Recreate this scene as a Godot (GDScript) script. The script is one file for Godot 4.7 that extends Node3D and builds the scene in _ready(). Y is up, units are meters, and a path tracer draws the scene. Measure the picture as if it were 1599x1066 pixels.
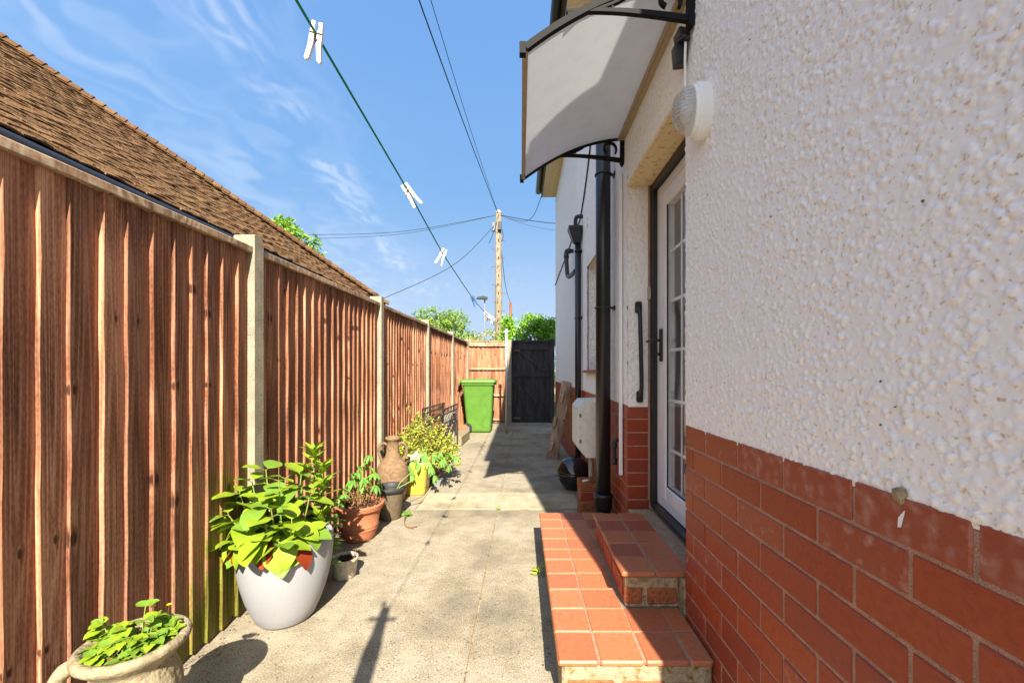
extends Node3D
# A side path between a timber fence and a white roughcast house, late morning sun from behind.
# W(x, y, d): metres right of, above and in front of the point of the path on which the camera stands.

var rng := RandomNumberGenerator.new()
var mats := {}
var taken := {}

func W(x: float, y: float, d: float) -> Vector3:
	return Vector3(x, y, -d)

func lin(r: float, g: float, b: float, a := 1.0) -> Color:      # real-world base colour, linear, to what albedo_color expects
	var c := Color(r, g, b).linear_to_srgb()
	c.a = a
	return c

func rf(a: float, b: float) -> float:
	return rng.randf_range(a, b)

# ---------------------------------------------------------------- naming and tagging
func numbered(n: String) -> String:
	if not taken.has(n):
		taken[n] = 0
		return n
	taken[n] += 1
	return "%s_%03d" % [n, taken[n]]

func tag(o: Node3D, label: String, category: String, group := "") -> void:
	o.set_meta("label", label)
	o.set_meta("category", category)
	if group:
		o.set_meta("group", group)

func thing(called: String, label: String, category: String, at := Vector3.ZERO, group := "") -> Node3D:
	var o := Node3D.new()
	o.name = numbered(called)
	add_child(o)
	o.position = at
	tag(o, label, category, group)
	return o

func structure(called: String, at := Vector3.ZERO) -> Node3D:
	var o := Node3D.new()
	o.name = numbered(called)
	add_child(o)
	o.position = at
	o.set_meta("kind", "structure")
	return o

func put(mesh: Mesh, called: String, m: Material, parent: Node3D, at := Transform3D()) -> MeshInstance3D:
	var o := MeshInstance3D.new()
	o.name = called
	o.mesh = mesh
	o.material_override = m
	parent.add_child(o, true)
	o.transform = at
	return o

func done(st: SurfaceTool) -> ArrayMesh:
	st.generate_normals()
	st.index()
	return st.commit()

# A part modelled in world coordinates, hung under its thing (or under a part of it).
func part(st: SurfaceTool, called: String, m: Material, parent: Node3D) -> MeshInstance3D:
	var o := put(done(st), called, m, parent)
	if parent.get_parent() == self:
		o.transform = parent.transform.affine_inverse()
	return o

# A part modelled in the thing's own axes.
func own(st: SurfaceTool, called: String, m: Material, parent: Node3D, at := Transform3D()) -> MeshInstance3D:
	return put(done(st), called, m, parent, at)

# ---------------------------------------------------------------- shapes
func S(smooth := false) -> SurfaceTool:
	var st := SurfaceTool.new()
	st.begin(Mesh.PRIMITIVE_TRIANGLES)
	st.set_smooth_group(0 if smooth else -1)
	return st

func tri(st: SurfaceTool, a: Vector3, b: Vector3, c: Vector3) -> void:   # counter-clockwise from outside
	st.add_vertex(a); st.add_vertex(c); st.add_vertex(b)

func quad(st: SurfaceTool, a: Vector3, b: Vector3, c: Vector3, d: Vector3) -> void:
	tri(st, a, b, c); tri(st, a, c, d)

func oquad(st: SurfaceTool, a: Vector3, b: Vector3, c: Vector3, d: Vector3, o: Vector3) -> void:
	if (b - a).cross(c - a).dot((a + b + c + d) / 4.0 - o) < 0.0:
		quad(st, a, d, c, b)
	else:
		quad(st, a, b, c, d)

func otri(st: SurfaceTool, a: Vector3, b: Vector3, c: Vector3, o: Vector3) -> void:
	if (b - a).cross(c - a).dot((a + b + c) / 3.0 - o) < 0.0:
		tri(st, a, c, b)
	else:
		tri(st, a, b, c)

# Box with chamfered edges.
func box(st: SurfaceTool, c: Vector3, size: Vector3, bev := 0.003, bas := Basis()) -> void:
	var h := size / 2.0
	bev = minf(bev, minf(h.x, minf(h.y, h.z)) * 0.6)
	var p := {}
	for sx in [-1, 1]:
		for sy in [-1, 1]:
			for sz in [-1, 1]:
				p[Vector4i(sx, sy, sz, 0)] = c + bas * Vector3(sx * h.x, sy * (h.y - bev), sz * (h.z - bev))
				p[Vector4i(sx, sy, sz, 1)] = c + bas * Vector3(sx * (h.x - bev), sy * h.y, sz * (h.z - bev))
				p[Vector4i(sx, sy, sz, 2)] = c + bas * Vector3(sx * (h.x - bev), sy * (h.y - bev), sz * h.z)
				otri(st, p[Vector4i(sx, sy, sz, 0)], p[Vector4i(sx, sy, sz, 1)], p[Vector4i(sx, sy, sz, 2)], c)
	for a in [-1, 1]:
		oquad(st, p[Vector4i(a, -1, -1, 0)], p[Vector4i(a, 1, -1, 0)], p[Vector4i(a, 1, 1, 0)], p[Vector4i(a, -1, 1, 0)], c)
		oquad(st, p[Vector4i(-1, a, -1, 1)], p[Vector4i(1, a, -1, 1)], p[Vector4i(1, a, 1, 1)], p[Vector4i(-1, a, 1, 1)], c)
		oquad(st, p[Vector4i(-1, -1, a, 2)], p[Vector4i(1, -1, a, 2)], p[Vector4i(1, 1, a, 2)], p[Vector4i(-1, 1, a, 2)], c)
		for b in [-1, 1]:
			oquad(st, p[Vector4i(a, b, -1, 0)], p[Vector4i(a, b, 1, 0)], p[Vector4i(a, b, 1, 1)], p[Vector4i(a, b, -1, 1)], c)
			oquad(st, p[Vector4i(a, -1, b, 0)], p[Vector4i(a, 1, b, 0)], p[Vector4i(a, 1, b, 2)], p[Vector4i(a, -1, b, 2)], c)
			oquad(st, p[Vector4i(-1, a, b, 1)], p[Vector4i(1, a, b, 1)], p[Vector4i(1, a, b, 2)], p[Vector4i(-1, a, b, 2)], c)

func wbox(st: SurfaceTool, x0: float, x1: float, y0: float, y1: float, d0: float, d1: float, bev := 0.002) -> void:
	box(st, W((x0 + x1) / 2, (y0 + y1) / 2, (d0 + d1) / 2), Vector3(absf(x1 - x0), absf(y1 - y0), absf(d1 - d0)), bev)

func tube(st: SurfaceTool, pts: Array, rad, sides := 8, cap := true) -> void:
	var n := pts.size()
	var rings := []
	var side := Vector3.ZERO
	for i in n:
		var t: Vector3 = (pts[mini(i + 1, n - 1)] - pts[maxi(i - 1, 0)]).normalized()
		if i == 0:
			side = t.cross(Vector3.UP if absf(t.y) < 0.9 else Vector3.RIGHT).normalized()
		else:
			side = (side - t * side.dot(t)).normalized()
		var up := side.cross(t)
		var r: float = rad[i] if rad is Array else rad
		var ring := []
		for j in sides:
			var a := TAU * j / sides
			ring.append(pts[i] + (side * cos(a) + up * sin(a)) * r)
		rings.append(ring)
	for i in n - 1:
		for j in sides:
			var k := (j + 1) % sides
			var o: Vector3 = (pts[i] + pts[i + 1]) / 2.0
			oquad(st, rings[i][j], rings[i][k], rings[i + 1][k], rings[i + 1][j], o)
	if cap:
		for j in sides:
			var k := (j + 1) % sides
			otri(st, pts[0], rings[0][j], rings[0][k], pts[1])
			otri(st, pts[n - 1], rings[n - 1][j], rings[n - 1][k], pts[n - 2])

func curve(a: Vector3, b: Vector3, sag: float, n := 16) -> Array:
	var out := []
	for i in n + 1:
		var t := float(i) / n
		out.append(a.lerp(b, t) - Vector3(0, sag * 4.0 * t * (1.0 - t), 0))
	return out

func spline(pts: Array, n := 4) -> Array:
	var out := []
	for i in pts.size() - 1:
		for k in n:
			out.append(pts[i].cubic_interpolate(pts[i + 1], pts[maxi(i - 1, 0)], pts[mini(i + 2, pts.size() - 1)], float(k) / n))
	out.append(pts[-1])
	return out

# Turned shape: profile of (radius, height), outside upwards and then down the inside.
func lathe(st: SurfaceTool, prof: Array, at: Vector3, sides := 40, bend := "") -> void:
	var rings := []
	for p in prof:
		var ring := []
		for j in sides:
			var a := TAU * j / sides
			var r: float = p.x
			if bend == "flutes":                                    # turning ribs on the belly of an urn
				r *= 1.0 + 0.022 * smoothstep(0.05, 0.10, p.y) * (1.0 - smoothstep(0.29, 0.325, p.y)) * sin(a * 15.0 + p.y * 26.0)
			elif bend == "lumps":
				r *= 1.0 + 0.05 * sin(a * 7.0 + p.y * 300.0) * sin(a * 3.0)
			ring.append(at + Vector3(cos(a) * r, p.y, -sin(a) * r))
		rings.append(ring)
	for i in prof.size() - 1:
		for j in sides:
			var k := (j + 1) % sides
			if prof[i].x < 1e-5:
				tri(st, rings[i][j], rings[i + 1][k], rings[i + 1][j])
			elif prof[i + 1].x < 1e-5:
				tri(st, rings[i][j], rings[i][k], rings[i + 1][j])
			else:
				quad(st, rings[i][j], rings[i][k], rings[i + 1][k], rings[i + 1][j])

# Stack of rounded rectangles: rows of [centre, half x, half z, corner radius].
func loft(st: SurfaceTool, rows: Array, per := 5) -> void:
	var rings := []
	for r in rows:
		var ring := []
		for q in 4:
			var sx := 1.0 if q == 0 or q == 3 else -1.0
			var sz := 1.0 if q < 2 else -1.0
			for k in per:
				var a := (q + float(k) / (per - 1)) * PI / 2.0
				ring.append(r[0] + Vector3(sx * (r[1] - r[3]) + cos(a) * r[3], 0, -(sz * (r[2] - r[3]) + sin(a) * r[3])))
		rings.append(ring)
	var n: int = rings[0].size()
	for i in rows.size() - 1:
		for j in n:
			var k := (j + 1) % n
			quad(st, rings[i][j], rings[i][k], rings[i + 1][k], rings[i + 1][j])
	for j in range(1, n - 1):
		tri(st, rings[0][0], rings[0][j + 1], rings[0][j])
		tri(st, rings[-1][0], rings[-1][j], rings[-1][j + 1])

# Flat outline given thickness. bas.x and bas.y span the outline, bas.z is the way it is pushed out.
func slab(st: SurfaceTool, outline: PackedVector2Array, at: Vector3, bas: Basis, thick: float) -> void:
	var poly := outline.duplicate()
	if Geometry2D.is_polygon_clockwise(poly):
		poly.reverse()
	var idx := Geometry2D.triangulate_polygon(poly)
	var lo := []
	var hi := []
	for p in poly:
		lo.append(at + bas * Vector3(p.x, p.y, 0))
		hi.append(at + bas * Vector3(p.x, p.y, thick))
	var flip := bas.determinant() * thick < 0.0
	for i in range(0, idx.size(), 3):
		var a := idx[i]
		var b := idx[i + 1]
		var c := idx[i + 2]
		if (poly[b] - poly[a]).cross(poly[c] - poly[a]) < 0.0:
			var s := b
			b = c
			c = s
		if flip:
			tri(st, hi[a], hi[c], hi[b]); tri(st, lo[a], lo[b], lo[c])
		else:
			tri(st, hi[a], hi[b], hi[c]); tri(st, lo[a], lo[c], lo[b])
	for i in poly.size():
		var k := (i + 1) % poly.size()
		if flip:
			quad(st, lo[k], lo[i], hi[i], hi[k])
		else:
			quad(st, lo[i], lo[k], hi[k], hi[i])

# A strip with flat section along a 2-D line, as an outline for slab().
func ribbon(line: Array, w) -> PackedVector2Array:
	var l := PackedVector2Array()
	var r := PackedVector2Array()
	for i in line.size():
		var t: Vector2 = (line[mini(i + 1, line.size() - 1)] - line[maxi(i - 1, 0)]).normalized()
		var h: float = (w[i] if w is Array else w) / 2.0
		l.append(line[i] + t.orthogonal() * h)
		r.append(line[i] - t.orthogonal() * h)
	r.reverse()
	l.append_array(r)
	return l

# Roughcast: a sheet of cells that thrown pebbles under paint push outwards.
func roughcast(origin: Vector3, u: Vector3, v: Vector3, lu: float, lv: float, cell: float, per_m2: float, r0: float, r1: float, sd: int) -> ArrayMesh:
	var g := RandomNumberGenerator.new()
	g.seed = sd
	var nu := int(ceil(lu / cell))
	var nv := int(ceil(lv / cell))
	var cu := lu / nu
	var cv := lv / nv
	var wdt := nu + 1
	var h := PackedFloat32Array()
	h.resize(wdt * (nv + 1))
	var wave := FastNoiseLite.new()
	wave.seed = sd
	wave.frequency = 9.0
	for j in nv + 1:
		for i in wdt:
			h[j * wdt + i] = 0.0022 * wave.get_noise_2d(i * cu, j * cv)
	for k in int(per_m2 * lu * lv):
		var a := g.randf() * lu
		var b := g.randf() * lv
		var r := r0 + (r1 - r0) * pow(g.randf(), 2.2)
		var ry := r * (0.8 + 0.7 * g.randf())
		var top := r * (0.22 + 0.36 * g.randf())
		var lean := (g.randf() - 0.5) * 0.8
		for j in range(maxi(0, int((b - ry) / cv)), mini(nv, int((b + ry) / cv) + 1) + 1):
			for i in range(maxi(0, int((a - r * 1.4) / cu)), mini(nu, int((a + r * 1.4) / cu) + 1) + 1):
				var y := (j * cv - b) / ry
				var x := (i * cu - a) / r + y * lean + 0.55 * wave.get_noise_2d(i * cu * 11.0, j * cv * 11.0)
				y += 0.45 * wave.get_noise_2d(i * cu * 11.0 + 40.0, j * cv * 11.0)
				var d := x * x + y * y
				if d < 1.0:
					var at := j * wdt + i
					h[at] = maxf(h[at], top * sqrt(1.0 - d) * (1.0 - 0.3 * d) + 0.0005 * wave.get_noise_2d(i * cu * 7.0, j * cv * 7.0))
	var n := u.cross(v).normalized()
	var pos := PackedVector3Array()
	var nrm := PackedVector3Array()
	pos.resize(h.size()); nrm.resize(h.size())
	for j in nv + 1:
		for i in wdt:
			var at := j * wdt + i
			if j < 5:
				h[at] *= 0.25 + 0.15 * j
			pos[at] = origin + u * (i * cu) + v * (j * cv) + n * h[at]
			var du := (h[j * wdt + mini(i + 1, nu)] - h[j * wdt + maxi(i - 1, 0)]) / (2.0 * cu)
			var dv := (h[mini(j + 1, nv) * wdt + i] - h[maxi(j - 1, 0) * wdt + i]) / (2.0 * cv)
			nrm[at] = (n - u * du - v * dv).normalized()
	var idx := PackedInt32Array()
	idx.resize(nu * nv * 6)
	var q := 0
	for j in nv:
		for i in nu:
			var a := j * wdt + i
			idx[q] = a; idx[q + 1] = a + wdt + 1; idx[q + 2] = a + 1
			idx[q + 3] = a; idx[q + 4] = a + wdt; idx[q + 5] = a + wdt + 1
			q += 6
	var arr := []
	arr.resize(Mesh.ARRAY_MAX)
	arr[Mesh.ARRAY_VERTEX] = pos
	arr[Mesh.ARRAY_NORMAL] = nrm
	arr[Mesh.ARRAY_INDEX] = idx
	var m := ArrayMesh.new()
	m.add_surface_from_arrays(Mesh.PRIMITIVE_TRIANGLES, arr)
	return m

# ---------------------------------------------------------------- leaves
# A leaf that grows from the origin along +X, upper side +Y: folded along its midrib, drooping, wavy; saw-toothed when teeth > 0.
func leaf(st: SurfaceTool, at: Transform3D, length: float, width: float, droop: float, fold := 0.25, n := 5, teeth := 0.0, col := Color.WHITE, pointed := 0.8) -> void:
	st.set_color(col)
	var mid := []
	var l := []
	var r := []
	for i in n + 1:
		var t := float(i) / n
		var w := width * 0.5 * pow(sin(PI * pow(t, pointed)), 0.8) if i > 0 and i < n else 0.0
		if teeth > 0.0 and i % 2 == 1:
			w *= 1.0 + teeth
		var a := droop * t
		var p := Vector3(length * (sin(a) / maxf(absf(droop), 0.01) if absf(droop) > 0.01 else t), 0, 0)
		if absf(droop) > 0.01:
			p = Vector3(length * sin(a) / droop, -length * (1.0 - cos(a)) / droop, 0)
		var up := Vector3(sin(a), cos(a), 0)
		mid.append(at * p)
		var lift := up * w * fold * (1.0 + 0.35 * sin(t * 9.0))
		l.append(at * (p + Vector3(0, 0, -w) + lift))
		r.append(at * (p + Vector3(0, 0, w) + lift))
	for i in n:
		if i == 0:
			tri(st, mid[0], mid[1], l[1]); tri(st, mid[0], r[1], mid[1])
		elif i == n - 1:
			tri(st, mid[i], mid[n], l[i]); tri(st, mid[i], r[i], mid[n])
		else:
			quad(st, mid[i], mid[i + 1], l[i + 1], l[i]); quad(st, mid[i], r[i], r[i + 1], mid[i + 1])

func along(from: Vector3, dir: Vector3, roll := 0.0, up := Vector3.UP) -> Transform3D:
	var x := dir.normalized()
	var z := x.cross(up)
	if z.length() < 0.01:
		z = x.cross(Vector3.FORWARD)
	z = z.normalized()
	var b := Basis(x, z.cross(x), z)
	return Transform3D(b.rotated(x, roll), from)

func rdir() -> Vector3:
	var y := rf(-1, 1)
	var a := rf(0, TAU)
	return Vector3(cos(a) * sqrt(1 - y * y), y, sin(a) * sqrt(1 - y * y))

# A crown: clumps of leaves spread through uneven lobes.
func crown(st: SurfaceTool, lobes: Array, clumps: int, per: int, size: float, spread: float, c0: Color, c1: Color) -> void:
	for k in clumps:
		var lobe: Array = lobes[k % lobes.size()]
		var d := rdir()
		var c: Vector3 = lobe[0] + d * lobe[1] * pow(rf(0.25, 1.0), 0.5)
		for i in per:
			var p := c + rdir() * spread * pow(rng.randf(), 0.6)
			var out: Vector3 = (rdir() + (p - lobe[0]).normalized() * 0.6 + Vector3(0, -0.15, 0)).normalized()
			var s := size * rf(0.6, 1.3)
			var t := along(p, out, rf(-1.2, 1.2))
			st.set_color(c0.lerp(c1, rng.randf()))
			var a := t * Vector3.ZERO
			var b := t * Vector3(s * 0.5, s * 0.08, s * 0.32)
			var e := t * Vector3(s, -s * 0.12, 0)
			var f := t * Vector3(s * 0.5, s * 0.08, -s * 0.32)
			tri(st, a, b, e)
			tri(st, a, e, f)

# ---------------------------------------------------------------- textures and materials
func noise(freq: float, sd := 1, kind := FastNoiseLite.TYPE_SIMPLEX_SMOOTH, oct := 4) -> FastNoiseLite:
	var n := FastNoiseLite.new()
	n.seed = sd
	n.noise_type = kind
	n.frequency = freq
	n.fractal_type = FastNoiseLite.FRACTAL_FBM if oct > 1 else FastNoiseLite.FRACTAL_NONE
	n.fractal_octaves = oct
	return n

func ramp(stops: Array) -> Gradient:
	var g := Gradient.new()
	var o := PackedFloat32Array()
	var c := PackedColorArray()
	for s in stops:
		o.append(s[0])
		c.append(s[1])
	g.offsets = o
	g.colors = c
	return g

func ntex(freq: float, sd: int, stops: Array, kind := FastNoiseLite.TYPE_SIMPLEX_SMOOTH, oct := 4, size := 512, normal := false) -> NoiseTexture2D:
	var t := NoiseTexture2D.new()
	t.width = size
	t.height = size
	t.seamless = true
	t.generate_mipmaps = false
	t.noise = noise(freq, sd, kind, oct)
	if normal:
		t.as_normal_map = true
		t.bump_strength = 6.0
	elif stops.size():
		t.color_ramp = ramp(stops)
	return t

func grey(v: float) -> Color:
	return Color(v, v, v)

# Broom-finished concrete: sand grain with pale and dark stones and small pits (r, g, b multiply the base colour).
func concrete_image(sd: int, size: int, stones: int) -> ImageTexture:
	var g := RandomNumberGenerator.new()
	g.seed = sd
	var a := noise(0.011, sd, FastNoiseLite.TYPE_SIMPLEX_SMOOTH, 5).get_seamless_image(size, size).get_data()
	var b := noise(0.23, sd + 1, FastNoiseLite.TYPE_SIMPLEX_SMOOTH, 2).get_seamless_image(size, size).get_data()
	var n := size * size
	var out := PackedByteArray()
	out.resize(n * 3)
	for i in n:
		var v := 0.79 + 0.14 * (a[i] / 255.0) + 0.44 * (b[i] / 255.0 - 0.5)
		out[i * 3] = int(clampf(v * 262.0, 0, 255))
		out[i * 3 + 1] = int(clampf(v * 255.0, 0, 255))
		out[i * 3 + 2] = int(clampf(v * 246.0, 0, 255))
	for k in stones:
		var x := g.randi() % size
		var y := g.randi() % size
		var r := 1 if g.randf() < 0.8 else 2
		var f := 1.16 if g.randf() < 0.5 else 0.74
		var warm := g.randf_range(0.9, 1.08)
		for dy in range(-r, r + 1):
			for dx in range(-r, r + 1):
				if dx * dx + dy * dy <= r * r:
					var at := (((y + dy + size) % size) * size + (x + dx + size) % size) * 3
					out[at] = int(clampf(out[at] * f * warm, 0, 255))
					out[at + 1] = int(clampf(out[at + 1] * f, 0, 255))
					out[at + 2] = int(clampf(out[at + 2] * f / warm, 0, 255))
	return ImageTexture.create_from_image(Image.create_from_data(size, size, false, Image.FORMAT_RGB8, out))

# Sawn softwood, grain along v, knots, saw marks: 0.5 m by 2 m.
func wood_image(sd: int) -> ImageTexture:
	var wpx := 512
	var hpx := 1024
	var g := RandomNumberGenerator.new()
	g.seed = sd
	var broad := noise(3.0, sd, FastNoiseLite.TYPE_SIMPLEX_SMOOTH, 3)
	var fine := noise(60.0, sd + 3, FastNoiseLite.TYPE_SIMPLEX_SMOOTH, 2)
	var blot := noise(5.0, sd + 5, FastNoiseLite.TYPE_SIMPLEX_SMOOTH, 3)
	var knots := []
	for k in 20:
		knots.append(Vector3(g.randf() * 0.5, g.randf() * 2.0, g.randf_range(0.003, 0.0095)))
	var out := PackedByteArray()
	out.resize(wpx * hpx * 3)
	for y in hpx:
		var v := y * 2.0 / hpx
		var near := []
		for k in knots:
			if absf(k.y - v) < k.z * 6.0:
				near.append(k)
		for x in wpx:
			var u := x * 0.5 / wpx
			var c := u * 34.0 + 15.0 * broad.get_noise_2d(u * 2.6, v * 0.11)
			var dark := 0.0
			for k in near:
				var dx: float = (u - k.x) / k.z
				var dy: float = (v - k.y) / (k.z * 1.25)
				var d := dx * dx + dy * dy
				if d < 26.0:
					c += 2.2 * exp(-d * 0.22) * signf(dx)
					dark = maxf(dark, clampf(1.25 - d * 0.55, 0.0, 1.0) if d < 2.4 else 0.22 * exp(-(d - 2.4) * 0.35))
			var ring := 0.5 + 0.5 * sin(c * 2.1)
			var f := fine.get_noise_2d(u * 4.5, v * 0.05) * 0.7 + fine.get_noise_2d(u * 2.0 + 50.0, v * 1.1) * 0.5
			var val := 0.80 + 0.17 * (ring * ring - 0.4) + 0.23 * f + 0.25 * blot.get_noise_2d(u * 1.4, v * 0.35) 
			val *= 1.0 - 0.46 * dark
			var at := (y * wpx + x) * 3
			out[at] = int(clampf(val * 1.05 * 255.0, 0, 255))
			out[at + 1] = int(clampf((val - 0.06 * (1.0 - ring)) * 255.0, 0, 255))
			out[at + 2] = int(clampf((val - 0.09 * (1.0 - ring)) * 250.0, 0, 255))
	return ImageTexture.create_from_image(Image.create_from_data(wpx, hpx, false, Image.FORMAT_RGB8, out))

# Clear blue air (linear values): paler towards the horizon, brighter and whiter towards the sun as scattering makes it, with streaks of cirrus that lie along the path.
func sky_image(sun: Vector3) -> ImageTexture:
	var w := 2048
	var h := 1024
	var wisps := noise(1.0, 11, FastNoiseLite.TYPE_SIMPLEX_SMOOTH, 5)
	var where := noise(0.55, 29, FastNoiseLite.TYPE_SIMPLEX_SMOOTH, 3)
	var top := Vector3(0.090, 0.268, 0.630)
	var mid := Vector3(0.195, 0.400, 0.720)
	var low := Vector3(0.465, 0.600, 0.790)
	var cloud := Vector3(0.80, 0.86, 0.95)
	var out := PackedFloat32Array()
	out.resize(w * h * 3)
	for y in h:
		var el := PI * (0.5 - (y + 0.5) / h)
		var c := low
		if el > 0.0:
			var t := el / (PI / 2.0)
			c = low.lerp(mid, smoothstep(0.0, 0.27, t)).lerp(top, smoothstep(0.14, 0.55, t))
		for x in w:
			var p := c
			var az := TAU * ((x + 0.5) / w - 0.5)
			var cl := 0.0
			if el > 0.03:
				var k := cos(el) / (sin(el) + 0.05)
				var cx := -sin(az) * k
				var cz := cos(az) * k
				var far := smoothstep(0.03, 0.20, el)
				var warp := where.get_noise_2d(cx * 4.0, cz * 4.0)
				var drift := cx + 0.07 * (-cz - 1.2) + 0.05 * warp
				var fibre := smoothstep(-0.35, 0.55, wisps.get_noise_2d(cx * 15.0 + warp * 1.5 + cz * 3.0, cz * 5.0 + warp))
				var broad := smoothstep(-0.35, 0.6, wisps.get_noise_2d(cx * 4.5 + warp, cz * 1.1 + 20.0))
				cl = 0.62 * exp(-pow((drift + 0.80) / 0.085, 2.0)) * fibre * smoothstep(-0.3, 0.25, wisps.get_noise_2d(3.0, cz * 2.2))
				cl += 0.22 * exp(-pow((drift + 1.24) / 0.16, 2.0)) * broad
				cl += 0.20 * exp(-pow((drift + 0.98) / 0.40, 2.0)) * broad
				cl += 0.22 * broad * fibre * smoothstep(0.0, 0.35, where.get_noise_2d(cx * 0.6 + 2.0, cz * 0.35))
				cl = clampf(cl * far * 0.55, 0.0, 0.45)
			var near := 0.5 + 0.5 * (cos(el) * (cos(az) * sun.z - sin(az) * sun.x) + sin(el) * sun.y) if el > 0.0 else 0.3
			p = p.lerp(cloud, cl)
			var grey_of := (p.x + p.y + p.z) / 3.0
			p = p.lerp(Vector3.ONE * grey_of, 0.85 * near * near) * (1.0 + 2.2 * near * near * near)
			var at := (y * w + x) * 3
			out[at] = p.x
			out[at + 1] = p.y
			out[at + 2] = p.z
	return ImageTexture.create_from_image(Image.create_from_data(w, h, false, Image.FORMAT_RGBF, out.to_byte_array()))

func mat(called: String, c: Color, rough := 0.8, spec := 0.5) -> StandardMaterial3D:
	var m := StandardMaterial3D.new()
	m.resource_name = called
	m.albedo_color = c
	m.roughness = rough
	m.metallic_specular = spec
	mats[called] = m
	return m

func worldly(m: StandardMaterial3D, t: Texture2D, per_m: float, relief: Texture2D = null, cm := 0.0, own_axes := false) -> StandardMaterial3D:
	m.albedo_texture = t
	m.uv1_triplanar = true
	m.uv1_world_triplanar = not own_axes
	m.uv1_scale = Vector3.ONE * per_m
	if relief:
		m.heightmap_enabled = true
		m.heightmap_texture = relief
		m.heightmap_scale = cm
	return m

func patchy(m: StandardMaterial3D, t: Texture2D, per_m: float) -> void:
	m.detail_enabled = true
	m.detail_albedo = t
	m.detail_blend_mode = BaseMaterial3D.BLEND_MODE_MUL
	m.detail_uv_layer = BaseMaterial3D.DETAIL_UV_2
	m.uv2_triplanar = true
	m.uv2_world_triplanar = true
	m.uv2_scale = Vector3.ONE * per_m

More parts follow.
